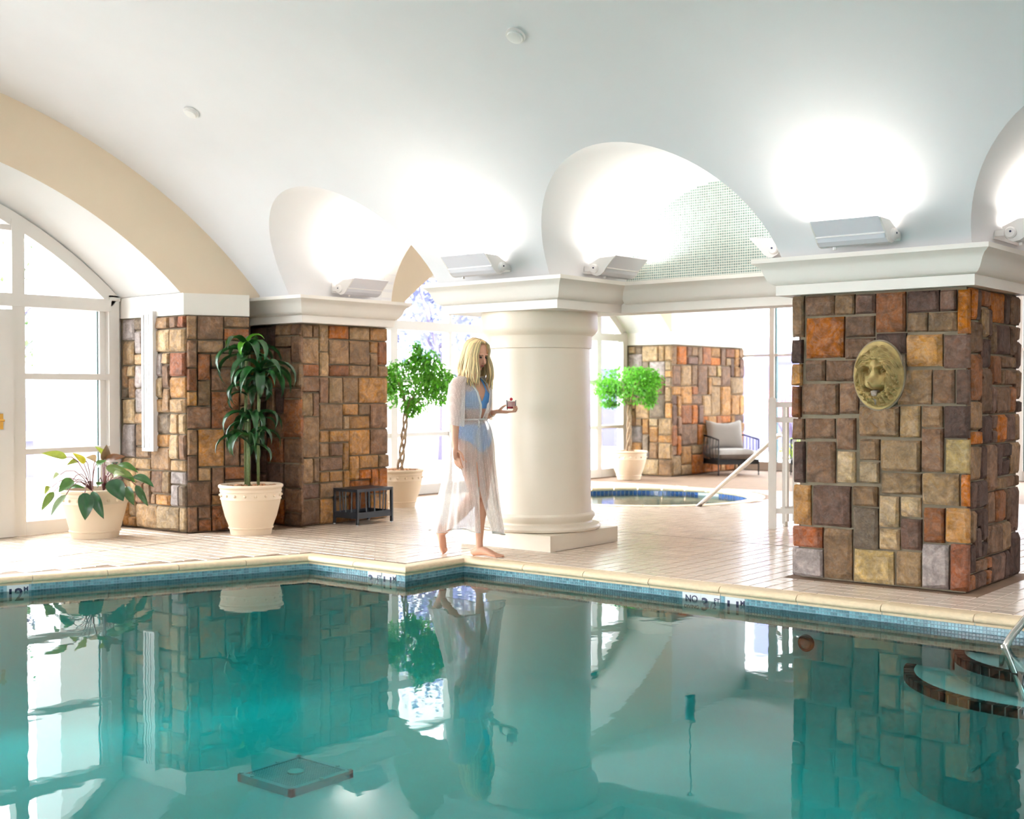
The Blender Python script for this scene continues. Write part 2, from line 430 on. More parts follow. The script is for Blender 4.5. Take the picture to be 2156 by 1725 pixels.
# back window
win3 = sempty('window_3', (-6.4, 18.66, 0))
Yb = 18.62; xs = [-10.44, -9.565, -8.6, -7.6, -6.6, -5.6, -4.6, -3.6, -2.6]
for i, x in enumerate(xs):
    MB().box(x - (.075 if i else 0), x + .02, Yb - .06, Yb + .05, 0, 3.3).build('mullion', M_FRAME, win3, world=True); MB().box(x + .02, x + .035, Yb - .02, Yb + .05, .14, 3.2).build('gasket', M_GASK, win3, world=True)
for z0, z1 in ((0, .14), (1.89, 1.93), (3.2, 3.3)):
    MB().box(-10.44, -2.5, Yb - .05, Yb + .05, z0, z1).build('glazing_bar', M_FRAME, win3, world=True)
for i in range(len(xs) - 1):
    for z0, z1 in ((.14, 1.89), (1.93, 3.2)):
        MB().box(xs[i] + .02, xs[i + 1] - .075, Yb + .02, Yb + .03, z0, z1).build('pane', M_PANE, win3, world=True)

# ---- floor
POOL = [(6.6, 7.27), (-6.42, 7.27), (-6.42, 6.61), (-7.49, 6.61), (-8.63, 3.70), (-7.49, 0.79), (-6.42, 0.79), (-6.42, 0.13), (6.6, 0.13)]
TUBC, TUBR = (-8.60, 13.10), 1.38
tub_ring = [(TUBC[0] + (TUBR + .17) * math.cos(2 * PI * k / 48), TUBC[1] + (TUBR + .17) * math.sin(2 * PI * k / 48)) for k in range(48)]
COPE = offset(POOL, -0.13 if False else 0.13, True)
if COPE[0][1] < 7.27: COPE = offset(POOL, -0.13, True)
outer = [(-11.0, -5.3), (7.0, -5.3), (7.0, 18.9), (-11.0, 18.9)]
loops = [outer, COPE, tub_ring]
tri = tessellate_polygon([[Vector((x, y, 0)) for x, y in lp] for lp in loops])
allv = [(x, y, -0.004) for lp in loops for x, y in lp]
mb = MB(); mb.v = allv; mb.f = [tuple(t) for t in tri]
floor = struct(mb.build('floor', M_GROUT))
bm = bmesh.new(); bm.from_mesh(floor.data); bmesh.ops.recalc_face_normals(bm, faces=bm.faces)
for fc in bm.faces:
    if fc.normal.z < 0: fc.normal_flip()
bm.to_mesh(floor.data); bm.free()
# deck tiles: each one a slightly proud slab with eased edges
def inpoly(x, y, poly):
    c = False; n = len(poly); j = n - 1
    for i in range(n):
        xi, yi = poly[i]; xj, yj = poly[j]
        if (yi > y) != (yj > y) and x < (xj - xi) * (y - yi) / (yj - yi) + xi: c = not c
        j = i
    return c
TP = 0.1225
solids = [(-4.0, -2.68, 7.93, 9.1), (-7.05, -6.09, 7.96, 8.92), (-9.95, -9.1, 7.95, 9.2)]
def tile_ok(x, y):
    h = TP / 2
    for dx, dy in ((-h, -h), (h, -h), (h, h), (-h, h)):
        if inpoly(x + dx, y + dy, COPE): return False
        if math.hypot(x + dx - TUBC[0], y + dy - TUBC[1]) < TUBR + .17: return False
    for a, b, c, d in solids:
        if a < x < b and c < y < d: return False
    if x < -10.6: return False
    if y > 6.9 and y < 8 and x < -9.58 + (y - 6.95) * 0.5: return False
    return True
def tile_geo(x, y, dz=0.0):
    h = TP / 2 - 0.003; b = .003
    return ([(x - h, y - h, -.004), (x + h, y - h, -.004), (x + h, y + h, -.004), (x - h, y + h, -.004),
             (x - h + b, y - h + b, dz), (x + h - b, y - h + b, dz), (x + h - b, y + h - b, dz), (x - h + b, y + h - b, dz)],
            [(4, 5, 6, 7), (0, 1, 5, 4), (1, 2, 6, 5), (2, 3, 7, 6), (3, 0, 4, 7)])
cand = []
for i in range(-90, 20):
    for j in range(25, 120):
        x = -2.892 + TP * (i + .5); y = 7.405 + TP * (j - 60 + .5)
        if not tile_ok(x, y): continue
        v = Vector((x, y, -CAMH)); dpt = v.dot(_F); px = 1078 + FOC * v.dot(_R2) / dpt
        if dpt > 1 and -60 < px < 2216: cand.append((dpt, x, y))
cand.sort()
tv, tf_ = tile_geo(0, 0); tm = bpy.data.meshes.new('tile'); tm.from_pydata(tv, [], tf_); tm.materials.append(M_TILE)
M_TILE1 = M_TILE
for dpt, x, y in cand[:300]:
    o = bpy.data.objects.new('tile', tm); link(o, floor); o.location = (x, y, rnd.uniform(-.0006, .0006))
mb = MB()
for dpt, x, y in cand[300:]:
    v, f = tile_geo(x, y, rnd.uniform(-.0006, .0006)); mb.add(v, f)
stuff(mb.build('tile_field', M_TILE, floor))
def joint_line(pts, w=.012):
    mb = MB()
    for (a, b), (c, d) in zip(pts[:-1], pts[1:]):
        t = Vector((c - a, d - b)).normalized(); n = Vector((-t.y, t.x)) * w / 2
        mb.add([(a - n.x, b - n.y, .0015), (a + n.x, b + n.y, .0015), (c + n.x, d + n.y, .0015), (c - n.x, d - n.y, .0015)], [(0, 1, 2, 3)])
    return mb.build('expansion_joint', M_DARKLINE, floor)
joint_line([(-9.0, 4.9), (-9.13, 7.0)]); joint_line([(-7.05, 9.55), (-3.9, 9.5)]); joint_line([(-8.6, 7.35), (-6.6, 7.75)], .008)

# ---- cornices: a cove-and-fascia crown running round a plan outline
CROWN = [(-.10, 1.975), (0, 1.975), (0, 2.045), (.008, 2.048), (.030, 2.060), (.047, 2.082), (.060, 2.113), (.074, 2.148), (.091, 2.172), (.111, 2.185), (.127, 2.197), (.127, 2.228), (-.35, 2.230)]
def crown(name, pts, parent, closed):
    mb = MB(); sweep(mb, pts, CROWN, closed); return mb.build(name, M_TRIM, parent, smooth=35, world=True)
# ================================================================ swimming pool
WZ = -0.107; PZ = -0.95
M_PLASTER = mat('pool_plaster', rgb(232, 242, 240), 0.8, var=0.05, scale=1.5)
M_COPE = mat('coping_stone', rgb(236, 211, 174), 0.5, var=0.12, scale=30, bump=0.15, bscale=120, spec=0.4)
M_BAND = mat('blue_glass_tile', rgb(108, 150, 160), 0.15, island=0.35, spec=0.8)
M_BANDG = mat('blue_tile_grout', rgb(150, 178, 190), 0.7)
M_MARK = mat('white_depth_tile', rgb(236, 238, 238), 0.25)
M_INK = mat('navy_lettering', rgb(40, 44, 74), 0.5)
M_NOSE = mat('black_step_tile', rgb(28, 24, 26), 0.4, island=0.2)

def water_mat(name, absorb, dens, wave, wscale):
    m = bpy.data.materials.new(name); m.use_nodes = True; nt = m.node_tree; N = nt.nodes; L = nt.links
    N.remove(N['Principled BSDF']); out = N['Material Output']
    tr = N.new('ShaderNodeBsdfTransparent'); gl = N.new('ShaderNodeBsdfGlossy'); gl.inputs['Roughness'].default_value = 0.01
    fr = N.new('ShaderNodeFresnel'); fr.inputs['IOR'].default_value = 1.33; mx = N.new('ShaderNodeMixShader')
    geo = N.new('ShaderNodeNewGeometry'); nz = N.new('ShaderNodeTexNoise'); nz.inputs['Scale'].default_value = wscale; nz.inputs['Detail'].default_value = 2
    mp = N.new('ShaderNodeMapping'); mp.inputs['Scale'].default_value = (1, 1, 0.2)
    L.new(geo.outputs['Position'], mp.inputs[0]); L.new(mp.outputs[0], nz.inputs['Vector'])
    bp = N.new('ShaderNodeBump'); bp.inputs['Strength'].default_value = wave; bp.inputs['Distance'].default_value = 0.01
    L.new(nz.outputs['Fac'], bp.inputs['Height']); L.new(bp.outputs[0], gl.inputs['Normal'])
    L.new(fr.outputs[0], mx.inputs[0]); L.new(tr.outputs[0], mx.inputs[1]); L.new(gl.outputs[0], mx.inputs[2]); L.new(mx.outputs[0], out.inputs[0])
    va = N.new('ShaderNodeVolumeAbsorption'); va.inputs[0].default_value = absorb; va.inputs[1].default_value = dens; L.new(va.outputs[0], out.inputs[1])
    return m
M_WATER = water_mat('pool_water', (0.03, 0.955, 0.962, 1), 1.0, 0.05, 6.0)

pool = thing('swimming_pool', 'large turquoise indoor pool with stepped corner edge and pale stone coping', 'pool', (-1.0, 3.7, 0))
n = len(POOL); CV = .48                                   # wide cove between wall and floor
rows = []
for d, z in [(0, -.03)] + [(CV * (1 - math.cos(a)), PZ + CV * (1 - math.sin(a))) for a in [PI / 2 * k / 10 for k in range(11)]]:
    q = offset(POOL, -d, True); rows.append([(x, y, z) for x, y in q + q[:1]])
mb = MB(); mb.grid(rows)
tri = tessellate_polygon([[Vector((p[0], p[1], 0)) for p in rows[-1][:-1]]])
mb.add([(p[0], p[1], PZ) for p in rows[-1][:-1]], [tuple(t) for t in tri])
mb.build('basin', M_PLASTER, pool, smooth=60, world=True)
mb = MB(); mb.prism(offset(POOL, 0.06, True), PZ - .3, WZ); mb.build('water', M_WATER, pool, world=True)

CPROF = [(0.128, -.02), (0.128, -.002), (0.122, 0.0), (0.0, 0.001), (-.012, -.003), (-.023, -.012), (-.029, -.025), (-.026, -.037), (-.016, -.045), (-.004, -.048), (-.004, -.063), (.05, -.063)]
COFF = [offset(POOL, d, True) for d, z in CPROF]
def coping_piece(i, t0, t1, first, last):
    A0 = Vector(POOL[i]); B0 = Vector(POOL[(i + 1) % n]); rows = []
    for k, (d, z) in enumerate(CPROF):
        A = Vector(COFF[k][i]); B = Vector(COFF[k][(i + 1) % n]); dr = (B0 - A0).normalized(); nn = Vector((dr.y, -dr.x))
        a = A if first else A0 + dr * t0 + nn * d
        b = B if last else A0 + dr * t1 + nn * d
        rows.append([(a.x, a.y, z), (b.x, b.y, z)])
    mb = MB(); mb.grid(rows); m = len(rows)
    mb.f.append(tuple(range(0, 2 * m, 2))); mb.f.append(tuple(range(2 * m - 1, 0, -2)))
    return mb.build('coping_stone', M_COPE, pool, smooth=40, world=True)
M_WALLBAND = MB()
for i in range(n):
    A0 = Vector(POOL[i]); B0 = Vector(POOL[(i + 1) % n]); Lr = (B0 - A0).length
    if i == n - 1: cuts = [0, Lr]
    elif i == 0:
        # joints fall where the photograph shows them (pitch 0.56 m measured from x = -2.45)
        cuts = [0] + [6.6 + 2.45 + 0.56 * k for k in range(-16, 8) if 0.1 < 6.6 + 2.45 + 0.56 * k < Lr - .1] + [Lr]
    else:
        m_ = max(1, round(Lr / 0.56)); cuts = [Lr * k / m_ for k in range(m_ + 1)]
    for k in range(len(cuts) - 1):
        g = .0025
        coping_piece(i, cuts[k] + g, cuts[k + 1] - g, k == 0, k == len(cuts) - 2)
# tile band just under the coping
MARKS = {0: [(-4.425, -4.281), (-4.281, -4.134), (-4.094, -3.947)], 2: [(-6.814, -6.666), (-6.660, -6.512)]}
def band(i, length=None, rowsn=8):
    A0 = Vector(POOL[i]); B0 = Vector(POOL[(i + 1) % n]); dr = (B0 - A0).normalized(); nn = Vector((-dr.y, dr.x)); Lr = (B0 - A0).length
    p = .0205; mb = MB(); k = 0
    s = 0.0 if length is None else Lr - length
    while s + p <= Lr:
        c = A0 + dr * (s + p / 2)
        skip = any(a - .005 < c.x < b + .005 for a, b in MARKS.get(i, []))
        if i == 3 and 4.50 < c.y < 4.66: skip = True
        if not skip:
            for r in range(rowsn):
                z1 = -.0635 - r * p; z0 = z1 - p; g = .0014; a = p / 2 - g
                q = [c - dr * a, c + dr * a]; o = nn * .003
                mb.add([(q[0].x, q[0].y, z0 + g), (q[1].x, q[1].y, z0 + g), (q[1].x, q[1].y, z1 - g), (q[0].x, q[0].y, z1 - g),
                        (q[0].x + o.x, q[0].y + o.y, z0 + g * 1.5), (q[1].x + o.x, q[1].y + o.y, z0 + g * 1.5), (q[1].x + o.x, q[1].y + o.y, z1 - g * 1.5), (q[0].x + o.x, q[0].y + o.y, z1 - g * 1.5)],
                       [(4, 5, 6, 7), (0, 1, 5, 4), (1, 2, 6, 5), (2, 3, 7, 6), (3, 0, 4, 7)])
        s += p
    stuff(mb.build('waterline_tile', M_BAND, pool, world=True))
    g = MB(); o = nn * .0008; z = -.0635 - rowsn * p
    a = A0 + dr * (0 if length is None else Lr - length)
    g.add([(a.x + o.x, a.y + o.y, z), (B0.x + o.x, B0.y + o.y, z), (B0.x + o.x, B0.y + o.y, -.06), (a.x + o.x, a.y + o.y, -.06)], [(0, 1, 2, 3)])
    g.build('grout_band', M_BANDG, pool, world=True)
band(0, 9.0); band(1); band(2); band(3)
def marker(i, a, b, lines):
    """a 15 cm depth tile on pool wall i; a..b is its span in x"""
    y = POOL[i][1]; zt = -.0635; h = .147
    t = MB().box(a + .001, b - .001, y - .005, y, zt - h, zt).build('depth_tile', M_MARK, pool, world=True)
    for txt, size, dx, dz in lines:
        M = Matrix.Translation((((a + b) / 2 + dx) - pool.location.x, y - .0056 - pool.location.y, zt - h / 2 + dz)) @ Matrix.Rotation(PI / 2, 4, 'X')
        o = text_mesh('lettering', txt, size, M, M_INK, t, .0006)
marker(0, *MARKS[0][0], [('NO', .062, 0, .032), ('DIVING', .034, 0, -.022)])
for i, a in ((0, 1), (2, 0)): marker(i, *MARKS[i][a], [('3', .12, -.042, .0), ('1/2', .06, .008, .0), ('FT', .042, .05, .036)])
for i, a in ((0, 2), (2, 1)): marker(i, *MARKS[i][a], [('1', .125, -.048, 0), ('1', .125, .018, 0), ('M', .045, .056, .04)])
# marker on the slanting left edge, cut by the frame
A0 = Vector(POOL[3]); B0 = Vector(POOL[4]); dr = (B0 - A0).normalized(); nn = Vector((-dr.y, dr.x)); c = A0 + dr * ((4.58 - A0.y) / dr.y)
ang = math.atan2(-dr.y, -dr.x)
mb = MB().box(-.0735, .0735, -.005, 0, -.2105, -.0635).tf(Matrix.Translation((c.x + nn.x * .0, c.y + nn.y * .0, 0)) @ Matrix.Rotation(ang, 4, 'Z'))
t = mb.build('depth_tile', M_MARK, pool, world=True)
for txt, size, dx, dz in (('1', .12, -.05, 0), ('2', .125, .008, 0), ('M', .045, .054, .04)):
    M = Matrix.Translation((c.x - pool.location.x, c.y - pool.location.y, -.137 + dz)) @ Matrix.Rotation(ang, 4, 'Z') @ Matrix.Translation((dx, -.0056, 0)) @ Matrix.Rotation(PI / 2, 4, 'X')
    text_mesh('lettering', txt, size, M, M_INK, t, .0006)
# curved entry steps with dark nosing tiles
SCX, SCY = -2.02, 7.40
def half_disc(r, z0, z1, a0=-PI, a1=0, seg=40):
    return [(SCX + r * math.cos(lerp(a0, a1, k / seg)), min(SCY + r * math.sin(lerp(a0, a1, k / seg)), 7.268)) for k in range(seg + 1)]
for r, z in ((0.84, -.34), (0.56, -.22)):
    st = MB().prism(half_disc(r, 0, 0), PZ, z).build('entry_step', M_PLASTER, pool, world=True)
    a0 = -PI + math.asin(min((SCY - 7.262) / r, 1)); nseg = int(r * 2.6 / .062); 
    for k in range(nseg):
        a = lerp(a0, -a0 - PI, (k + .06) / nseg); b = lerp(a0, -a0 - PI, (k + .94) / nseg)
        if math.cos((a + b) / 2) > 0.75: continue
        q = [(SCX + rr * math.cos(t_), SCY + rr * math.sin(t_)) for rr, t_ in ((r + .004, a), (r + .004, b), (r - .055, b), (r - .055, a))]
        MB().prism(q, z - .045, z + .004).build('nosing_tile', M_NOSE, st, world=True)
# underwater light in the far wall
lt = MB(); lt.lathe([(0.0, 0), (.055, 0), (.055, .010), (.046, .016), (.038, .010)], seg=28).tf(Matrix.Translation((-3.51, 7.268, -.30)) @ Matrix.Rotation(PI / 2, 4, 'X'))
ul = lt.build('underwater_light', mat('bronze_ring', rgb(104, 88, 74), .3, metal=.8), None, smooth=40)
tag(ul, 'round bronze underwater light set in the pool wall below the stone pillar', 'pool light')
lt = MB().sphere((0, 0, 0), (.038, .038, .010), 20, 8).tf(Matrix.Translation((-3.51, 7.256, -.30)) @ Matrix.Rotation(PI / 2, 4, 'X'))
lt.build('lens', mat('amber_lens', rgb(120, 104, 90), .15), ul, smooth=True)

# drain grate on the pool floor
M_GRATE = mat('grate_plastic', rgb(225, 232, 238), .5); M_GRATEW = mat('white_plastic', rgb(240, 244, 244), .4)
dg_ = thing('drain_grate', 'square grey plastic drain grate with white centre disc on the pool floor', 'drain', (-5.505, 4.75, PZ))
hw = .235
fr = MB()
for a, b, c, d in ((-hw, hw, -hw, -hw + .03), (-hw, hw, hw - .03, hw), (-hw, -hw + .03, -hw, hw), (hw - .03, hw, -hw, hw)): fr.box(a, b, c, d, .0, .045)
fr.build('frame', M_GRATE, dg_)
mb = MB(); m_ = 22
for i in range(1, m_):
    x = lerp(-hw + .03, hw - .03, i / m_); mb.box(x - .0045, x + .0045, -hw + .03, hw - .03, .028, .040); mb.box(-hw + .03, hw - .03, x - .0045, x + .0045, .028, .038)
mb.build('lattice', M_GRATE, dg_)
MB().lathe([(0, .035), (.048, .035), (.048, .050), (.03, .055), (0, .055)], seg=28).build('centre_disc', M_GRATEW, dg_, smooth=40)
for x, y in ((-.12, -hw + .015), (.12, hw - .015), (hw - .015, 0.0), (-hw + .015, .05), (-hw + .015, -hw + .015), (hw - .015, hw - .015)):
    MB().lathe([(0, .045), (.014, .045), (.012, .053), (0, .054)], (x, y, 0), 12).build('clip', M_GRATEW, dg_, smooth=40)
# ================================================================ stonework
def stone_mat():
    m = bpy.data.materials.new('field_stone'); m.use_nodes = True; nt = m.node_tree; N = nt.nodes; L = nt.links; b = N['Principled BSDF']
    b.inputs['Roughness'].default_value = .8; b.inputs['Specular IOR Level'].default_value = .3
    oi = N.new('ShaderNodeObjectInfo'); geo = N.new('ShaderNodeNewGeometry')
    off = N.new('ShaderNodeVectorMath'); off.operation = 'MULTIPLY_ADD'; off.inputs[1].default_value = (1, 1, 1)
    rv = N.new('ShaderNodeCombineXYZ'); ml = N.new('ShaderNodeMath'); ml.operation = 'MULTIPLY'; ml.inputs[1].default_value = 40
    L.new(oi.outputs['Random'], ml.inputs[0]); L.new(ml.outputs[0], rv.inputs[0]); L.new(ml.outputs[0], rv.inputs[2])
    L.new(geo.outputs['Position'], off.inputs[0]); L.new(rv.outputs[0], off.inputs[2])
    n1 = N.new('ShaderNodeTexNoise'); n1.inputs['Scale'].default_value = 9; n1.inputs['Detail'].default_value = 5; n1.inputs['Distortion'].default_value = 1.2
    n2 = N.new('ShaderNodeTexNoise'); n2.inputs['Scale'].default_value = 60; n2.inputs['Detail'].default_value = 4
    n3 = N.new('ShaderNodeTexNoise'); n3.inputs['Scale'].default_value = 16; n3.inputs['Detail'].default_value = 7; n3.inputs['Roughness'].default_value = .7; n3.inputs['Distortion'].default_value = 1.5
    for q in (n1, n2, n3): L.new(off.outputs[0], q.inputs['Vector'])
    r1 = N.new('ShaderNodeMapRange'); r1.inputs[1].default_value = .32; r1.inputs[2].default_value = .68; r1.inputs[3].default_value = .60; r1.inputs[4].default_value = 1.28
    L.new(n1.outputs['Fac'], r1.inputs[0])
    hs = N.new('ShaderNodeHueSaturation'); L.new(oi.outputs['Color'], hs.inputs['Color']); L.new(r1.outputs[0], hs.inputs['Value'])
    rs = N.new('ShaderNodeMapRange'); rs.inputs[1].default_value = .35; rs.inputs[2].default_value = .65; rs.inputs[3].default_value = .85; rs.inputs[4].default_value = 1.2
    L.new(n3.outputs['Fac'], rs.inputs[0]); L.new(rs.outputs[0], hs.inputs['Saturation'])
    r2 = N.new('ShaderNodeMapRange'); r2.inputs[1].default_value = .35; r2.inputs[2].default_value = .65; r2.inputs[3].default_value = .86; r2.inputs[4].default_value = 1.1
    L.new(n2.outputs['Fac'], r2.inputs[0])
    mx = N.new('ShaderNodeMix'); mx.data_type = 'RGBA'; mx.blend_type = 'MULTIPLY'; mx.inputs[0].default_value = 1
    L.new(hs.outputs[0], mx.inputs[6]); L.new(r2.outputs[0], mx.inputs[7]); L.new(mx.outputs[2], b.inputs['Base Color'])
    bp = N.new('ShaderNodeBump'); bp.inputs['Strength'].default_value = .85; bp.inputs['Distance'].default_value = .025
    L.new(n3.outputs['Fac'], bp.inputs['Height']); L.new(bp.outputs[0], b.inputs['Normal'])
    return m
M_STONE = stone_mat()
STONES = []
for v in range(8):
    rr = random.Random(100 + v); g = 4; rows = []
    for j in range(g):
        row = []
        for i in range(g):
            x = (-.5, -.40, .40, .5)[i]; z = (-.5, -.40, .40, .5)[j]; ed = (i in (0, 3)) + (j in (0, 3))
            if 0 < i < 3: x += rr.uniform(-.07, .07)
            if 0 < j < 3: z += rr.uniform(-.07, .07)
            if i in (0, 3): x += rr.uniform(-.012, .012)
            if j in (0, 3): z += rr.uniform(-.012, .012)
            row.append((x, -(rr.uniform(.8, 1.15) if ed == 0 else rr.uniform(.5, .68) if ed == 1 else rr.uniform(.34, .5)), z))
        rows.append(row)
    mb = MB(); mb.grid(rows)
    ring = [rows[0][i] for i in range(4)] + [rows[j][3] for j in (1, 2, 3)] + [rows[3][i] for i in (2, 1, 0)] + [rows[j][0] for j in (2, 1)]
    back = [(p[0], .3, p[2]) for p in ring]; mb.grid([back + back[:1], ring + ring[:1]])
    me = mb.mesh('stone'); me.materials.append(M_STONE)
    for p in me.polygons: p.use_smooth = True
    me.set_sharp_from_angle(angle=math.radians(48))
    STONES.append(me)
PAL = {'br': (134, 103, 81), 'bp': (121, 93, 79), 'dk': (94, 73, 64), 'tn': (172, 141, 106), 'tb': (150, 119, 90), 'lt': (192, 164, 128), 'or': (184, 112, 60),
       'ob': (198, 122, 56), 'ru': (148, 98, 68), 'rd': (160, 102, 76), 'li': (172, 158, 152), 'ye': (194, 165, 116), 'gy': (140, 121, 102), 'to': (180, 134, 88)}
def stone(parent, O, ex, x0, x1, z0, z1, color, depth=.040, joint=.015):
    """one stone on a wall face: O plan origin, ex plan direction along the face, outward normal = ex x z"""
    me = STONES[rnd.randrange(8)]; o = bpy.data.objects.new('stone', me)
    w = x1 - x0 - joint; h = z1 - z0 - joint
    c = Vector((O[0], O[1], 0)) + Vector((ex[0], ex[1], 0)) * ((x0 + x1) / 2); p = parent.location
    o.location = (c.x - p.x, c.y - p.y, (z0 + z1) / 2 - p.z); o.rotation_euler = (0, 0, math.atan2(ex[1], ex[0]))
    fx = rnd.choice((-1, 1)); o.scale = (w, depth * rnd.uniform(.75, 1.2), h)
    q = PAL[color] if isinstance(color, str) else color
    k = rnd.uniform(.82, 1.02); o.color = (lin(min(q[0] * k, 255)), lin(min(q[1] * k, 255)), lin(min(q[2] * k, 255)), 1)
    link(o, parent); return o
def pack(W, H, u=.105, seed=1, sizes=None):
    """random ashlar: rectangles on a coarse grid with warped grid lines"""
    rr = random.Random(seed); nx = max(1, round(W / u)); nz = max(1, round(H / u)); used = [[False] * nx for _ in range(nz)]
    gx = [W * i / nx + (rr.uniform(-.2, .2) * u if 0 < i < nx else 0) for i in range(nx + 1)]
    gz = [H * i / nz + (rr.uniform(-.12, .12) * u if 0 < i < nz else 0) for i in range(nz + 1)]
    out = []; sizes = sizes or [(2, 2)] * 5 + [(1, 2)] * 4 + [(2, 1)] * 4 + [(1, 1)] * 2 + [(2, 3)] * 2 + [(3, 2)] * 2
    for j in range(nz):
        for i in range(nx):
            if used[j][i]: continue
            for _ in range(9):
                a, b = rr.choice(sizes)
                if i + a <= nx and j + b <= nz and not any(used[j + q][i + p] for p in range(a) for q in range(b)): break
            else: a = b = 1
            for p in range(a):
                for q in range(b): used[j + q][i + p] = True
            out.append((gx[i], gx[i + a], gz[j], gz[j + b]))
    return out
MIX = ['br'] * 6 + ['bp'] * 2 + ['dk'] * 1 + ['tn'] * 3 + ['tb'] * 5 + ['lt'] * 1 + ['or'] * 2 + ['ru'] * 3 + ['gy'] * 3 + ['to'] * 3
def face(parent, O, ex, W, H, seed, mix=MIX, u=.105, z0=0.004, depth=.036, skip=None):
    rr = random.Random(seed + 50)
    for a, b, c, d in pack(W, H, u, seed):
        if skip and skip(a, b, c, d): continue
        stone(parent, O, ex, a, b, z0 + c, z0 + d, rr.choice(mix), depth)

# ---- pillar with the lion mask (right): front stones laid out as in the photograph
pr_ = thing('stone_pillar', 'square brown fieldstone pillar at right carrying the carved lion head', 'pillar', (-3.335, 8.5, 0))
MB().box(-3.915, -2.76, 8.012, 9.03, 0, 1.985).build('mortar_core', M_MORTAR, pr_, world=True)
A = [(390, 670, 475, 975, 'tb'), (490, 665, 705, 810, 'br'), (715, 655, 860, 805, 'tb'), (875, 650, 1020, 795, 'bp'), (500, 830, 780, 1135, 'or'), (795, 820, 1010, 975, 'br'), (795, 985, 1015, 1140, 'br'),
     (1030, 640, 1245, 935, 'ru'), (1265, 625, 1505, 785, 'dk'), (1520, 620, 1635, 775, 'bp'), (1265, 795, 1415, 935, 'tb'), (1430, 790, 1640, 930, 'tb'), (1650, 610, 1800, 945, 'ob'),
     (1030, 950, 1255, 1100, 'dk'), (1265, 960, 1530, 1200, 'to'), (1545, 960, 1800, 1210, 'bp'), (390, 1000, 465, 1175, 'dk'), (390, 1185, 460, 1345, 'to'), (495, 1155, 635, 1310, 'br'),
     (650, 1155, 880, 1310, 'br'), (390, 1355, 450, 1585, 'ru'), (465, 1335, 735, 1565, 'br'), (750, 1330, 890, 1560, 'br'), (1190, 1230, 1445, 1490, 'tb'), (1465, 1230, 1620, 1480, 'br'), (1640, 1225, 1800, 1490, 'bp'),
     (900, 1160, 1180, 1490, 'gy'), (1020, 1110, 1250, 1220, 'gy')]
B = [(395, 10, 475, 165, 'br'), (490, 5, 710, 155, 'br'), (730, 5, 865, 240, 'br'), (905, -82, 1195, 140, 'tb'), (1210, -87, 1360, 150, 'tn'), (1380, -87, 1530, 70, 'tb'), (1548, -87, 1800, 155, 'dk'),
     (400, 185, 480, 490, 'dk'), (500, 185, 710, 490, 'br'), (735, 260, 865, 490, 'lt'), (905, 165, 1050, 320, 'tb'), (905, 340, 1045, 495, 'lt'), (1070, 175, 1360, 405, 'tn'), (1380, 85, 1535, 410, 'br'),
     (1560, 170, 1800, 425, 'ye'), (1070, 425, 1365, 580, 'tn'), (1385, 430, 1655, 665, 'tn'), (1675, 435, 1800, 675, 'or'), (400, 515, 525, 815, 'to'), (550, 522, 830, 825, 'bp'), (853, 525, 1035, 670, 'tb'),
     (1058, 600, 1200, 830, 'lt'), (1220, 608, 1365, 755, 'lt'), (858, 688, 1040, 995, 'gy'), (1395, 690, 1545, 950, 'ru'), (1560, 695, 1800, 950, 'to'), (400, 832, 615, 985, 'rd'), (635, 850, 840, 1235, 'tb'),
     (1055, 850, 1205, 1000, 'lt'), (1222, 775, 1370, 1005, 'bp'), (392, 1000, 615, 1215, 'li'), (863, 1010, 1160, 1260, 'ye'), (1182, 1025, 1365, 1285, 'tn'), (1382, 968, 1580, 1300, 'li'), (1595, 970, 1800, 1330, 'rd')]
def pix(x, y, Y):
    d = _R2 * ((x - 1078) / FOC) - _U2 * ((y - 862.5) / FOC) + _F
    t = Y / d.y; return (d.x * t, CAMH + d.z * t)
K = 0.27644
def lion_free(x0, x1, z0, z1): return True
for src, oy in ((A, 440), (B, 880)):
    for x0, y0, x1, y1, c in src:
        xm = (x0 + x1) / 2; ym = (y0 + y1) / 2; f = lambda x, y: pix(1560 + x * K, oy + y * K, 7.985)
        X0 = f(x0, ym)[0]; X1 = f(x1, ym)[0]; Z1 = f(xm, y0)[1]; Z0 = f(xm, y1)[1]
        X1 = min(X1, -2.735); Z1 = min(Z1, 1.97); Z0 = max(Z0, .012)
        if x1 >= 1790: X1 = -2.735
        stone(pr_, (0, 8.012), (1, 0), X0 - .002, X1 + .002, Z0 - .002, Z1 + .002, c, .040, .002)
DARK = ['br'] * 5 + ['bp'] * 4 + ['dk'] * 3 + ['tb'] * 3 + ['ru'] * 3 + ['to'] * 1 + ['or'] * 1
face(pr_, (-2.76, 8.03), (0, 1), 1.0, 1.97, 11, DARK)
face(pr_, (-3.915, 9.03), (0, -1), 1.0, 1.97, 12, DARK, u=.14)
crown('cornice', [(-4.05, 9.05), (-4.05, 7.90), (-2.67, 7.90), (-2.67, 9.05)], pr_, False)
MB().box(-4.04, -2.68, 7.91, 9.05, 1.985, 2.215).build('cornice_block', M_TRIM, pr_, world=True)

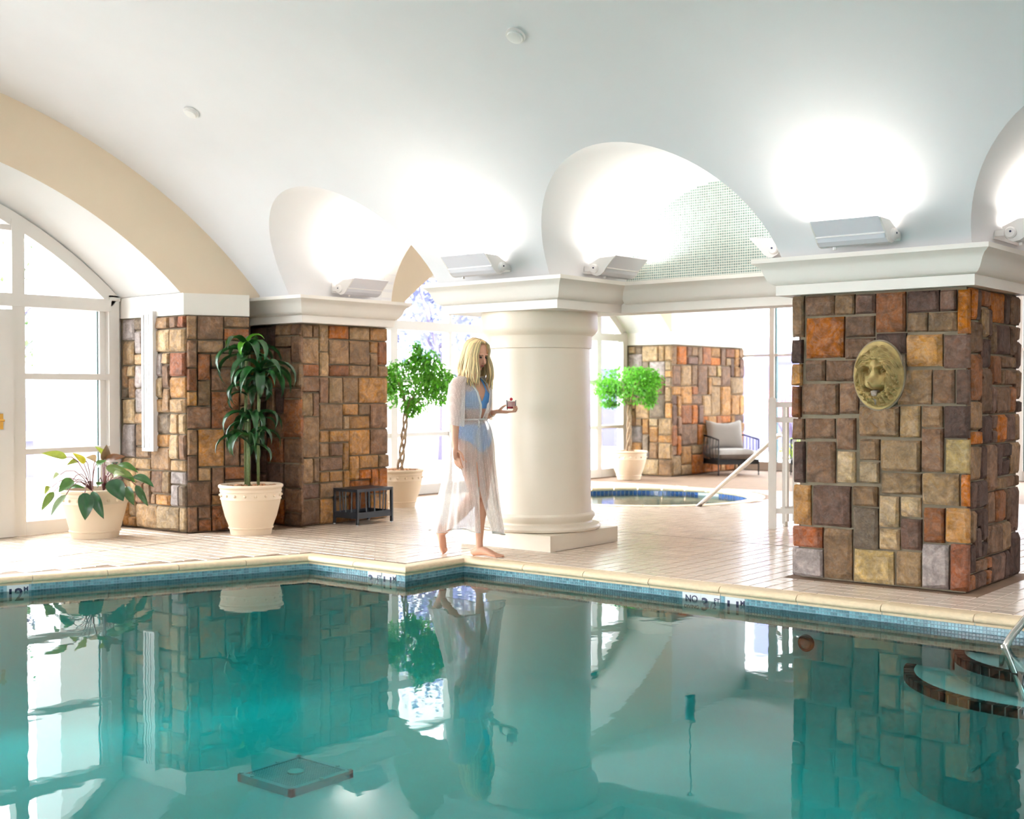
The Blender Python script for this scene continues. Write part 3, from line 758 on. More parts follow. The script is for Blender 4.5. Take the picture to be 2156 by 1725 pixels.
# ---- pillar at the left, beside the side table
pl_ = thing('stone_pillar', 'fieldstone pillar at left beside the black side table, under a cream cornice', 'pillar', (-9.5, 8.5, 0))
MB().box(-9.92, -9.155, 7.985, 9.14, 0, 1.985).build('mortar_core', M_MORTAR, pl_, world=True)
WARM = ['br'] * 5 + ['bp'] * 2 + ['tb'] * 6 + ['tn'] * 4 + ['or'] * 3 + ['to'] * 6 + ['ru'] * 3 + ['ye'] * 1
face(pl_, (-9.92, 7.985), (1, 0), .80, 1.97, 21, DARK, u=.125)
face(pl_, (-9.155, 7.965), (0, 1), 1.185, 1.97, 22, WARM, u=.135)
crown('cornice', [(-9.9, 7.87), (-9.00, 7.87), (-9.00, 9.12), (-9.9, 9.12)], pl_, False)
MB().box(-9.9, -9.01, 7.88, 9.11, 1.985, 2.215).build('cornice_block', M_TRIM, pl_, world=True)

# ---- angled stone pier at the far left, next to the arched window
E1 = P0 + DIR * .60
pa = thing('stone_pier', 'angled fieldstone pier between the left arched window and the dracaena', 'pillar', (-9.9, 7.2, 0))
MB().prism([(-10.62, 6.99), (-9.62, 6.99), (E1.x - .03, E1.y + .0), (-9.92, 8.0), (-10.8, 8.2), (-10.8, 6.99)], 0, 2.04).build('mortar_core', M_MORTAR, pa, world=True)
LIT_MIX = ['br'] * 3 + ['bp'] * 1 + ['tb'] * 4 + ['tn'] * 5 + ['rd'] * 1 + ['to'] * 3 + ['lt'] * 4 + ['li'] * 3 + ['gy'] * 2  # paler mix for window-lit faces: that light is put into the stone colours
face(pa, (-10.6, 6.985), (1, 0), 1.005, 2.02, 31, LIT_MIX, u=.115)
face(pa, (P0.x + .004, P0.y + .02), (DIR.x, DIR.y), .60, 2.02, 32, ['br'] * 6 + ['tb'] * 6 + ['tn'] * 2 + ['dk'] * 1 + ['ru'] * 3 + ['to'] * 4 + ['gy'] * 1, u=.12)
mb = MB(); pts = [(-10.64, 6.955), (-9.60, 6.955), (E1.x + .01, E1.y + .02)]
sweep(mb, pts, [(-.3, 2.03), (0, 2.03), (0, 2.231), (-.3, 2.231)]); mb.build('band_course', M_TRIM, pa, world=True)

# ---- far pier behind the hot tub
pf = thing('stone_pier', 'distant fieldstone pier behind the hot tub beside the grey lounge chair', 'pillar', (-10.5, 17.0, 0))
MB().box(-10.95, -10.13, 16.3, 18.58, 0, 2.04).build('mortar_core', M_MORTAR, pf, world=True)
face(pf, (-10.9, 16.3), (1, 0), .80, 2.02, 41, LIT_MIX, u=.125)
face(pf, (-10.13, 16.28), (0, 1), 2.3, 2.02, 42, WARM, u=.15)
mb = MB(); sweep(mb, [(-10.95, 16.25), (-10.08, 16.25), (-10.08, 18.6)], [(-.3, 2.04), (0, 2.04), (0, 2.255), (-.3, 2.255)]); mb.build('band_course', M_TRIM, pf, world=True)
struct(MB().box(-10.95, -10.1, 16.272, 18.6, 2.25, 3.55).build('wall_pier', M_WHITE))

# ---- round column
CC = (-6.57, 8.435)
cl = thing('round_column', 'smooth cream round column on square plinth behind the walking woman', 'column', (CC[0], CC[1], 0))
MB().box(-.483, .483, -.483, .483, 0, .132).build('plinth', M_COLUMN, cl)
MB().lathe([(.40, .131), (.50, .131), (.520, .142), (.524, .158), (.515, .176), (.49, .186), (.458, .190), (.452, .205), (.462, .222), (.475, .240), (.474, .262), (.460, .276), (.448, .280), (.446, .30)], seg=64, cap=False).build('base', M_COLUMN, cl, smooth=40)
MB().lathe([(.446, .298), (.444, .33), (.441, .40), (.440, .9), (.437, 1.4), (.434, 1.675)], seg=64, cap=False).build('shaft', M_COLUMN, cl, smooth=True)
MB().lathe([(.434, 1.672), (.450, 1.676), (.452, 1.69), (.452, 1.776), (.458, 1.784), (.478, 1.80), (.496, 1.822), (.502, 1.842), (.502, 1.98)], seg=64, cap=False).build('capital', M_COLUMN, cl, smooth=40)
crown('cornice', [(-7.19, 9.05), (-7.19, 7.87), (-5.95, 7.87), (-5.95, 9.05)], cl, False)
MB().box(-7.18, -5.96, 7.88, 9.05, 1.976, 2.215).build('cornice_block', M_TRIM, cl, world=True)
# beam that joins column and right pillar
bt = sempty('trim_1', (-5.0, 8.9, 0)); crown('cornice', [(-5.9, 8.77), (-4.0, 8.77)], bt, False)
MB().box(-5.95, -4.05, 8.775, 9.06, 1.976, 2.215).build('beam', M_TRIM, bt, world=True)
bt = sempty('trim_2', (-1.0, 8.9, 0)); crown('cornice', [(-2.72, 9.0), (7, 9.0)], bt, False) if False else None
# ================================================================ lion mask
M_LION = mat('carved_sandstone', rgb(186, 160, 102), .75, var=.35, scale=14, bump=.12, bscale=70)
def seg_d(px, py, pts):
    best = 9; bt = 0
    L = len(pts) - 1
    for k in range(L):
        ax, ay = pts[k]; bx, by = pts[k + 1]; dx, dy = bx - ax, by - ay; q = dx * dx + dy * dy
        t = max(0, min(1, ((px - ax) * dx + (py - ay) * dy) / q)); d = math.hypot(px - ax - t * dx, py - ay - t * dy)
        if d < best: best = d; bt = (k + t) / L
    return best, bt
def bez(p0, p1, p2, n=8): return [((1 - t) ** 2 * p0[0] + 2 * t * (1 - t) * p1[0] + t * t * p2[0], (1 - t) ** 2 * p0[1] + 2 * t * (1 - t) * p1[1] + t * t * p2[1]) for t in [k / n for k in range(n + 1)]]
LOCKS = []   # mane locks in mask coordinates (u right, v up, both about -1..1)
def lock(p0, p1, p2, w, h): LOCKS.append((bez(p0, p1, p2), w, h))
for sg in (-1, 1):
    for (ax, ay), (bx, by), (cx, cy), w, hh in [((.05, .56), (.18, .88), (.36, .62), .10, .050), ((.20, .54), (.50, .72), (.62, .42), .10, .050), ((.26, .46), (.58, .52), (.76, .24), .10, .048), ((.40, .36), (.74, .26), (.82, -.02), .095, .045),
            ((.50, .22), (.60, .02), (.80, -.22), .095, .045), ((.52, .04), (.56, -.20), (.76, -.40), .095, .045), ((.48, -.12), (.48, -.36), (.66, -.56), .09, .045), ((.42, -.26), (.42, -.50), (.52, -.70), .085, .045),
            ((.31, -.46), (.32, -.64), (.37, -.80), .07, .045), ((.20, -.55), (.20, -.72), (.22, -.86), .065, .045), ((.08, -.66), (.07, -.78), (.08, -.90), .06, .04), ((.0, .62), (.04, .78), (.16, .84), .08, .04), ((.52, .56), (.74, .50), (.86, .26), .08, .035), ((.70, .10), (.92, -.06), (.86, -.30), .075, .03)]:
        lock((sg * ax, ay), (sg * bx + .05, by), (sg * cx + .04, cy), w, hh)
def g2(u, v, cu, cv, su, sv): return math.exp(-((u - cu) / su) ** 2 - ((v - cv) / sv) ** 2)
def g4(u, v, cu, cv, su, sv): return math.exp(-(((u - cu) / su) ** 2 + ((v - cv) / sv) ** 2) ** 2)
def lion_h(u, v):
    r = math.hypot(u, v)
    if r > 1: return 0.0
    h = .014 + .026 * (1 - r ** 4)                                     # domed oval plaque
    face_ = g4(u, v, 0, -.02, .50, .62)
    best = 0.0
    for pts, w, hh in LOCKS:                                           # mane, strongest away from the face
        d, t = seg_d(u, v, pts); ww = w * (1.05 - .5 * t)
        if d < ww:
            k = math.sqrt(1 - (d / ww) ** 2) * (.78 + .22 * math.cos(d / ww * 9.0)); best = max(best, hh * k * (1 - .3 * t) + .010)
    h += best * 1.45 * max(0, 1 - 1.25 * g4(u, v, 0, .0, .44, .52))
    h += .044 * face_ + .014 * g2(u, v, 0, .38, .26, .14)
    d, t = seg_d(u, v, [(0, .36), (0, .10), (0, -.14)]); w = .12 + .06 * t; h += (.016 + .026 * t) * math.exp(-(d / w) ** 4)          # broad nose bridge
    h += .042 * g4(u, v, 0, -.28, .40, .20)                            # muzzle
    for sg in (-1, 1):
        h += .018 * g2(u, v, sg * .17, -.29, .15, .10) - .024 * g2(u, v, sg * .095, -.20, .042, .034)
        ex, ey = sg * .265, .14
        h -= .052 * g4(u, v, ex, ey - .01, .155, .105); h += .034 * g4(u, v, ex, ey - .015, .080, .056)                                # eyes under heavy brows
        d, t = seg_d(u, v, bez((sg * .09, ey + .05), (sg * .22, ey + .22), (sg * .48, ey + .09))); h += .026 * math.exp(-(d / .055) ** 2)
        d, t = seg_d(u, v, bez((sg * .13, ey - .06), (sg * .27, ey - .13), (sg * .42, ey - .04))); h += .012 * math.exp(-(d / .032) ** 2)
        h += .016 * g2(u, v, sg * .36, -.08, .13, .16)                 # cheek bones
        d, t = seg_d(u, v, bez((sg * .47, .10), (sg * .50, -.12), (sg * .42, -.36))); h -= .018 * math.exp(-(d / .04) ** 2)
    h += .024 * g4(u, v, 0, -.165, .17, .07)                          # nose pad
    d, t = seg_d(u, v, [(0, -.23), (0, -.40)]); h -= .014 * math.exp(-(d / .026) ** 2)
    d, t = seg_d(u, v, bez((-.36, -.38), (0, -.54), (.36, -.38))); h -= .075 * math.exp(-(d / .058) ** 2)                               # open mouth
    h += .030 * g4(u, v, 0, -.62, .18, .065)                           # lower jaw
    if r > .93: h = lerp(h, .02, (r - .93) / .07)
    return max(h, .008)
lion = thing('lion_mask', 'carved sandstone lion head relief mounted on the right stone pillar', 'sculpture', (-3.325, 7.975, 1.41))
RU, RV = .172, .228; rows = []; nr = 64; na = 120
rows = []
for i in range(nr + 1):
    r = (i / nr) ** .8
    rows.append([(RU * r * math.cos(2 * PI * k / na), -lion_h(r * math.cos(2 * PI * k / na), r * math.sin(2 * PI * k / na)), RV * r * math.sin(2 * PI * k / na)) for k in range(na + 1)])
rows.append([(p[0], .03, p[2]) for p in rows[-1]])
mb = MB(); mb.grid(rows); mb.build('mask', M_LION, lion, smooth=True)
MB().prism([(1.06 * RU * math.cos(2 * PI * k / 40), 1.05 * RV * math.sin(2 * PI * k / 40)) for k in range(40)], 0, .03).tf(Matrix.Rotation(PI / 2, 4, 'X') @ Matrix.Translation((0, 0, -.022))).build('mortar_bed', M_MORTAR, lion)
mb = MB().tube([(0, -.05, -.104), (0, -.090, -.108), (0, -.092, -.130), (0, -.078, -.165), (0, -.066, -.195)], [(.026, .008), (.024, .008), (.019, .006), (.013, .005), (.006, .003)], 10)
mb.build('water_spout', mat('limescale', rgb(150, 138, 126), .35, var=.3, scale=40), lion, smooth=True)

# ================================================================ cornice uplights
M_LAMPB = mat('lamp_housing', rgb(240, 236, 232), .45); M_LAMPV = mat('lamp_visor', rgb(232, 230, 236), .4)
M_LENS = mat('lamp_lens', rgb(255, 250, 240), .2, emit=(1, .95, .87, 1), estr=9.0)
def uplight(label, loc, rz, power=26.0, length=.47):
    u = thing('cornice_uplight', label, 'uplight', loc, rz, None); h = length / 2
    tr = [(0, .105), (.006, .06), (.03, .022), (.07, .004), (.11, .010), (.145, .034), (.165, .062)]
    vis = [(.165, .066), (.262, .158), (.257, .163), (.160, .071)]
    def ext(poly, a, b): 
        n_ = len(poly); m_ = MB(); m_.add([(a, y, z) for y, z in poly] + [(b, y, z) for y, z in poly], [tuple(range(n_)), tuple(range(2 * n_ - 1, n_ - 1, -1))] + [(i, i + n_, (i + 1) % n_ + n_, (i + 1) % n_) for i in range(n_)]); return m_
    shell = tr + [(y * .97 + .003, z + .004) for y, z in tr[::-1]]
    ext(shell, -h, h).build('trough', M_LAMPV, u)
    ext(vis, -h * .98, h * .98).build('visor', M_LAMPV, u)
    ext([(.160, .060), (.172, .060), (.172, .070), (.160, .070)], -h, h).build('hinge_strip', M_LAMPB, u)
    for s in (-1, 1):
        ext(tr + [(.255, .155), (.10, .15)], s * h - .006, s * h + .006).build('end_plate', M_LAMPB, u)
        kn = MB().lathe([(0, 0), (.038, 0), (.038, .018), (.03, .026), (0, .028)], seg=20).tf(Matrix.Translation((s * (h + .006), .055, .062)) @ Matrix.Rotation(s * PI / 2, 4, 'Y'))
        k_ = kn.build('knuckle', M_LAMPB, u, smooth=40)
        MB().lathe([(0, 0), (.007, 0), (.007, .003), (0, .003)], seg=10).tf(Matrix.Translation((s * (h + .034), .06, .068)) @ Matrix.Rotation(s * PI / 2, 4, 'Y')).build('screw', M_INK, k_)
        MB().box(s * (h + .008) - .006, s * (h + .008) + .006, -.05, .06, .045, .085).build('yoke_arm', M_LAMPB, u)
    MB().box(-h - .014, h + .014, -.062, -.045, .03, .13).build('mounting_plate', M_LAMPB, u)
    MB().tube([(h * .6, .085, .006), (h * .6, .085, -.014)], .012, 10).build('latch', M_LAMPB, u)
    ext([(.008, .100), (.160, .070), (.160, .074), (.008, .104)], -h + .012, h - .012).build('lens', M_LENS, u)
    l = bpy.data.lights.new('lamp', 'AREA'); l.shape = 'RECTANGLE'; l.size = length * .9; l.size_y = .13; l.energy = power; l.color = (1.0, .95, .87); l.spread = math.radians(175)
    lo = bpy.data.objects.new('lamp', l); link(lo, u); lo.location = (0, .10, .150); lo.rotation_euler = (PI - .35, 0, 0)
    return u
UPL = 14.0
uplight('white uplight on the cornice above the carved lion head', (-3.35, 7.72, 2.245), PI, UPL)
uplight('white uplight on the front cornice of the round column', (-6.60, 7.72, 2.25), PI, UPL)
uplight('uplight inside the middle vault niche, on the column side', (-5.93, 8.52, 2.25), -PI / 2, UPL * .8)
uplight('uplight in the mosaic niche, half hidden behind the right cornice', (-4.09, 8.3, 2.262), PI / 2, UPL * .8)
uplight('uplight in the left vault niche above the fieldstone pillar', (-9.06, 8.60, 2.262), -PI / 2, UPL * .8)
uplight('uplight cut by the right edge, beside the rightmost niche', (-2.60, 8.45, 2.262), -PI / 2, UPL * .8)
uplight('uplight hidden behind the column cornice in the left niche', (-7.26, 8.5, 2.262), PI / 2, UPL * .8)

# ---- smoke detectors on the vault
M_DET = mat('detector_plastic', rgb(244, 242, 238), .5)
def detector(label, x, y):
    d = thing('smoke_detector', label, 'smoke detector', (x, y, vault_z(y) - .001)); d.rotation_euler = (-math.asin((y - VYC) / VR) , 0, 0)
    MB().lathe([(0, .012), (.066, .012), (.066, -.018), (0, -.018)], seg=32).build('base', M_DET, d, smooth=40)
    MB().lathe([(0, -.016), (.05, -.016), (.054, -.020), (.050, -.030), (.03, -.034), (0, -.035)], seg=32).build('cover', M_DET, d, smooth=40)
detector('smoke detector high on the vault above the round column', -5.098, 6.298)
detector('smoke detector on the vault above the left arch', -8.565, 6.296)
# ---- linear diffuser on the left pier
v = thing('linear_diffuser', 'narrow white vertical slot diffuser on the left stone pier', 'vent', (-10.115, 6.94, .75))
MB().box(-.09, -.062, -.028, .03, 0, 1.33).box(.062, .09, -.028, .03, 0, 1.33).box(-.062, .062, -.028, .03, 0, .03).box(-.062, .062, -.028, .03, 1.30, 1.33).build('frame', M_LAMPB, v)
for x in (-.038, 0, .038): MB().box(x - .012, x + .012, -.022, .02, .03, 1.30).build('slat', M_LAMPB, v)
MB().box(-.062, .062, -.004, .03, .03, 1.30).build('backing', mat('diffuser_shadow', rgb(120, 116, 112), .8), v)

# ================================================================ furniture
M_BLACK = mat('black_powder_coat', rgb(40, 44, 50), .4, var=.1)
tb = thing('side_table', 'small black metal side table with slatted basket, beside the left pillar', 'table', (-8.955, 8.62, 0))
hx, hy, hz = .165, .235, .355
lg = [(-hx, -hy), (hx, -hy), (hx, hy), (-hx, hy)]
MB().box(-hx - .012, hx + .012, -hy - .012, hy + .012, hz - .012, hz).build('table_top', M_BLACK, tb)
for x, y in lg:
    l_ = MB().box(x - .012, x + .012, y - .012, y + .012, .008, hz - .012).build('leg', M_BLACK, tb)
    MB().lathe([(0, 0), (.011, 0), (.011, .009), (0, .009)], (x, y, 0), 10).build('foot', M_GRATEW, l_)
for k in range(4):
    (x0, y0), (x1, y1) = lg[k], lg[(k + 1) % 4]
    d = Vector((x1 - x0, y1 - y0)).normalized(); nrm = Vector((d.y, -d.x))
    q = lambda z0, z1, th: MB().prism([(x0 - nrm.x * th, y0 - nrm.y * th), (x1 - nrm.x * th, y1 - nrm.y * th), (x1 + nrm.x * th, y1 + nrm.y * th), (x0 + nrm.x * th, y0 + nrm.y * th)], z0, z1)
    q(.065, .125, .006).build('lower_rail', M_BLACK, tb); q(hz - .03, hz - .012, .006).build('upper_rail', M_BLACK, tb)
    for t in (.25, .5, .75):
        s = (t - .5) * .06
        a = (lerp(x0, x1, t + s), lerp(y0, y1, t + s), hz - .02); b = (lerp(x0, x1, t - s), lerp(y0, y1, t - s), .10)
        MB().tube([b, a], .007, 6).build('slat', M_BLACK, tb)
MB().box(-hx, hx, -hy, hy, .066, .074).build('tray', M_BLACK, tb)

M_CUSH = mat('grey_cushion_fabric', rgb(176, 170, 164), .9, var=.08, scale=6, bump=.1, bscale=220)
def pillow(cx, cy, cz, sx, sy, sz, dent=.0, n=18, pw=.42):
    """puffed rectangular cushion; thickness along y"""
    mb = MB()
    for sg in (-1, 1):
        rows = []
        for i in range(n + 1):
            r_ = []
            for j in range(n + 1):
                a = i / n * 2 - 1; b = j / n * 2 - 1
                t = (max(0, (1 - a ** 4)) * max(0, (1 - b ** 4))) ** pw
                z = b * sz * (1 - .06 * (1 - a * a) * (1 if b > 0 else .3)) - (dent * (1 - a * a) ** 1.5 if b > .3 else 0) * (b - .3)
                r_.append((cx + a * sx * (1 - .04 * (1 - b * b)), cy + sg * sy * t, cz + z + .004 * math.sin(a * 17) * (1 - a * a) * max(b, 0)))
            rows.append(r_ if sg < 0 else r_[::-1])
        mb.grid(rows)
    return mb
def lounge_chair(label, loc, rz):
    c = thing('lounge_chair', label, 'chair', loc, rz, 'grey lounge chairs'); w, d = .34, .36
    for x in (-w, w):
        for y in (-d, d):
            MB().tube([(x, y, 0), (x, y, .56 if y < 0 else .60)], .011, 8).build('leg', M_BLACK, c)
    fr = MB().box(-w, w, -d - .01, -d + .012, .17, .245).box(-w, w, d - .012, d + .01, .17, .245)
    for s in (-1, 1): fr.box(s * w - .011, s * w + .011, -d, d, .17, .245)
    fr.build('seat_frame', M_BLACK, c)
    for s in (-1, 1):
        MB().tube([(s * w, -d, .555), (s * w, -d * .3, .585), (s * w, d * .5, .61), (s * w, d, .60)], .013, 8).build('arm', M_BLACK, c, smooth=True)
        for k in range(6):
            y = lerp(-d + .08, d - .06, k / 5); MB().tube([(s * w, y, .235), (s * (w + .008), y + .01, .40), (s * w, y, .58)], .006, 6).build('arm_spindle', M_BLACK, c)
    MB().tube([(-w, d, .60), (0, d + .03, .62), (w, d, .60)], .013, 8).build('back_rail', M_BLACK, c, smooth=True)
    for k in range(7):
        x = lerp(-w + .06, w - .06, k / 6); MB().tube([(x, d, .235), (x, d + .02, .62)], .006, 6).build('back_spindle', M_BLACK, c)
    st = pillow(0, 0, 0, w - .015, .085, d - .02, 0, pw=.22).tf(Matrix.Translation((0, -.01, .325)) @ Matrix.Rotation(PI / 2, 4, 'X')); st.build('seat_cushion', M_CUSH, c, smooth=True)
    bk = pillow(0, 0, 0, w - .03, .10, .235, .07, pw=.30).tf(Matrix.Translation((0, d - .20, .625)) @ Matrix.Rotation(-.22, 4, 'X')); bk.build('back_cushion', M_CUSH, c, smooth=True)
    return c
lounge_chair('black-framed lounge chair with grey cushions by the distant stone pier', (-9.74, 17.40, 0), math.radians(54))
lounge_chair('lounge chair half hidden behind the white fence pickets', (-8.42, 18.0, 0), math.radians(-8))

# ---- white fence beside the hot tub
M_FENCE = mat('white_fence_paint', rgb(236, 230, 220), .5)
def fence_panel(label, a, b, posts=(True, True)):
    f = thing('safety_fence', label, 'fence', (a[0], a[1], 0)); dx, dy = b[0] - a[0], b[1] - a[1]; L_ = math.hypot(dx, dy); an = math.atan2(dy, dx); f.rotation_euler = (0, 0, an)
    if posts[0]:
        p = MB().box(-.036, .036, -.036, .036, 0, 1.235).build('post', M_FENCE, f); MB().add([(-.039, -.039, 1.235), (.039, -.039, 1.235), (.039, .039, 1.235), (-.039, .039, 1.235), (0, 0, 1.255)], [(0, 1, 4), (1, 2, 4), (2, 3, 4), (3, 0, 4), (3, 2, 1, 0)]).build('cap', M_FENCE, p)
    if posts[1]: MB().box(L_ - .036, L_ + .036, -.036, .036, 0, 1.235).build('post', M_FENCE, f)
    for z in (1.18, 1.035, .17): MB().box(.036, L_ - .036, -.02, .02, z - .024, z + .024).build('rail', M_FENCE, f)
    k = 1
    while k * .105 < L_ - .05:
        x = k * .105; MB().box(x - .014, x + .014, -.014, .014, .05, 1.18).build('picket', M_FENCE, f); k += 1
    return f
fence_panel('white metal safety fence with pickets beside the right stone pillar', (-5.50, 10.66), (-4.2, 11.25))
fence_panel('white picket fence return running back beside the hot tub', (-5.50, 10.80), (-4.62, 13.6), (False, True))
fence_panel('white picket fence seen past the right edge of the stone pillar', (-3.4, 11.6), (-1.2, 11.6))

# ---- handrails
def rail(name, label, pts, r=.019, foot=None):
    t = thing(name, label, 'handrail', (pts[0][0], pts[0][1], pts[0][2]))
    P = []
    for i, p in enumerate(pts):                     # rounded bends
        p = Vector(p)
        if 0 < i < len(pts) - 1:
            a = (Vector(pts[i - 1]) - p); b = (Vector(pts[i + 1]) - p); d = min(.09, a.length * .45, b.length * .45); a = p + a.normalized() * d; b = p + b.normalized() * d
            P += [a.lerp(p, k / 5).lerp(p.lerp(b, k / 5), k / 5) for k in range(6)]
        else: P.append(p)
    MB().tube(P, r, 12).build('tube', M_STEEL, t, smooth=50, world=True)
    return t
h1 = rail('hot_tub_handrail', 'straight steel handrail slanting into the hot tub', [(-7.47, 12.42, -.12), (-5.63, 11.05, .885), (-5.5, 10.93, .885), (-5.5, 10.93, .0)], .025)
h2 = rail('pool_handrail', 'steel pool handrail at the right edge above the curved steps', [(-2.205, 6.985, -.34), (-2.19, 6.96, -.10), (-1.93, 7.30, .34), (-1.80, 7.50, .80), (-1.72, 7.62, .80), (-1.66, 7.72, .0)], .021)
MB().lathe([(.022, .001), (.055, .001), (.052, .008), (.03, .014), (.022, .014)], (-2.205, 6.985, -.341), 24, cap=False).build('flange', M_STEEL, h2, smooth=40, world=True)
MB().tube([(-2.19, 6.96, -.10), (-2.06, 6.82, -.28), (-2.0, 6.75, -.36)], .018, 10).build('brace', M_STEEL, h2, smooth=50, world=True)

# ================================================================ hot tub
ht = thing('hot_tub', 'round sunken hot tub with pale coping and blue waterline tiles', 'hot tub', (TUBC[0], TUBC[1], 0))
M_TUBW = water_mat('hot_tub_water', (.35, .86, .84, 1), .7, .30, 9.0)
MB().lathe([(TUBR, -.03), (TUBR, -.75), (.02, -.75)], seg=64, cap=False).build('basin', M_PLASTER, ht, smooth=40)
MB().lathe([(.001, -1.0), (TUBR + .03, -1.0), (TUBR + .03, -.085), (.001, -.085)], seg=64, cap=False).build('water', M_TUBW, ht)
ns = 26
for k in range(ns):
    a0 = 2 * PI * (k + .012) / ns; a1 = 2 * PI * (k + .988) / ns; rows = []
    for d, z in [(0.17, -.02), (0.17, 0.0), (0.0, 0.001), (-.016, -.005), (-.026, -.02), (-.022, -.04), (0, -.05), (.03, -.05)]:
        rows.append([((TUBR + d) * math.cos(lerp(a0, a1, t / 3)), (TUBR + d) * math.sin(lerp(a0, a1, t / 3)), z) for t in range(4)])
    mb = MB(); mb.grid(rows); mb.build('coping_stone', M_COPE, ht, smooth=40)
M_TUBT = mat('cobalt_tile', rgb(44, 88, 150), .15, island=.3, spec=.8); mb = MB(); nt_ = 150
for k in range(nt_):
    a0 = 2 * PI * (k + .05) / nt_; a1 = 2 * PI * (k + .95) / nt_
    if 1.30 < (a0 % (2 * PI)) < 1.52: continue
    mb.add([((TUBR - .004) * math.cos(a), (TUBR - .004) * math.sin(a), z) for a, z in ((a0, -.13), (a1, -.13), (a1, -.052), (a0, -.052))], [(0, 1, 2, 3)])
stuff(mb.build('waterline_tile', M_TUBT, ht))
# ---- pendant lamp over the hot tub aisle (seen only as a reflection)
pd = thing('pendant_lamp', 'dark cylinder pendant lamp hanging on a thin cord, mirrored in the pool', 'lamp', (-8.05, 13.4, 3.55))
MB().lathe([(.001, 0), (.05, 0), (.05, -.02), (.001, -.02)], seg=20).build('ceiling_rose', M_BLACK, pd)
MB().tube([(0, 0, -.01), (0, 0, -.95)], .008, 6).build('cord', M_BLACK, pd)
MB().lathe([(.0, -.94), (.055, -.945), (.062, -.96), (.062, -1.24), (.055, -1.24), (.055, -.97), (.0, -.97)], seg=24, cap=False).build('shade', mat('teal_lamp_shade', rgb(40, 84, 96), .4), pd, smooth=40)
# ================================================================ potted plants
M_POT = mat('cream_planter', rgb(236, 214, 186), .6, var=.06, scale=4)
M_MULCH = mat('bark_chips', rgb(176, 128, 92), .9, island=.35)
M_SOIL = mat('potting_soil', rgb(92, 70, 54), .95, var=.3, scale=30)
M_LEAF = mat('leaf', rgb(40, 90, 40), .3, objcol=True, var=.25, scale=30, spec=.6, trans=.18)
M_CANE = mat('plant_cane', rgb(96, 110, 62), .7, var=.35, scale=50)
M_TRUNK = mat('braided_bark', rgb(178, 152, 124), .85, var=.4, scale=40, bump=.2, bscale=60)
M_FICUS = mat('ficus_leaf', rgb(98, 170, 48), .38, island=.45, spec=.5, trans=.42)
M_PETI = mat('red_petiole', rgb(120, 70, 70), .5)
def pot(parent, rim=.295, base=.185, h=.46, beads=18, mulch=True, seed=1):
    k = rim / .295
    pr = [(0.001, 0), (base, 0), (base + .010, .052), (base + .020, .057), (base + .021, .066), (base + .014, .071), (rim * .80, h * .36), (rim * .9, h * .62), (rim * .925, h * .70), (rim * .945, h * .705), (rim * .945, h * .72), (rim * .935, h * .73),
          (rim * .94, h * .85), (rim * .955, h * .855), (rim * .96, h * .875), (rim * .95, h * .885), (rim * .955, h * .92), (rim * .99, h * .935), (rim * 1.005, h * .96), (rim, h * .985), (rim * .97, h), (rim * .92, h), (rim * .90, h * .96), (rim * .88, h * .86), (.001, h * .86)]
    p = MB().lathe(pr, seg=48, cap=False).build('planter', M_POT, parent, smooth=45)
    for i in range(beads):
        a = 2 * PI * (i + .5) / beads; MB().sphere((rim * .94 * math.cos(a), rim * .94 * math.sin(a), h * .79), .014, 10, 6).build('bead', M_POT, p, smooth=True)
    MB().lathe([(.001, h * .9), (rim * .87, h * .9), (rim * .88, h * .86)], seg=32, cap=False).build('soil', M_SOIL, parent)
    if mulch:
        rr = random.Random(seed); mb = MB()
        for i in range(150):
            a = rr.uniform(0, 2 * PI); r = rim * .82 * math.sqrt(rr.random()); s = rr.uniform(.012, .03)
            b = MB().box(-s, s, -s * .6, s * .6, -s * .35, s * .35).tf(Matrix.Translation((r * math.cos(a), r * math.sin(a), h * .9 + rr.uniform(.0, .045) * (1 - .6 * r / rim))) @ Matrix.Rotation(rr.uniform(0, 6.3), 4, 'Z') @ Matrix.Rotation(rr.uniform(-.8, .8), 4, 'X'))
            mb.add(b.v, b.f)
        stuff(mb.build('bark_mulch', M_MULCH, parent))
    return p
def strap_leaf(length, width, droop, seed):
    """arching strap leaf along +x starting at the origin, folded along its midrib"""
    rr = random.Random(seed); n_ = 9; rows = []
    ang = rr.uniform(.6, .95); x = z = 0.0
    for i in range(n_ + 1):
        t = i / n_; w = width * (math.sin(PI * min(t * .9 + .08, 1)) ** .7) * (1 if t < .6 else (1 - ((t - .6) / .4) ** 1.6 * .97))
        a = ang - droop * t ** 1.2
        if i: x += math.cos(a) * length / n_; z += math.sin(a) * length / n_
        nx, nz = -math.sin(a), math.cos(a); f_ = .32 * w
        rows.append([(x + nx * f_, -w / 2, z + nz * f_), (x, 0, z), (x + nx * f_, w / 2, z + nz * f_)])
    me = MB().grid(rows).mesh('leaf'); me.materials.append(M_LEAF)
    for p in me.polygons: p.use_smooth = True
    return me
def green(r, g, b, k=.15): 
    q = rnd.uniform(1 - k, 1 + k); return (lin(r * q), lin(g * q), lin(b * q), 1)
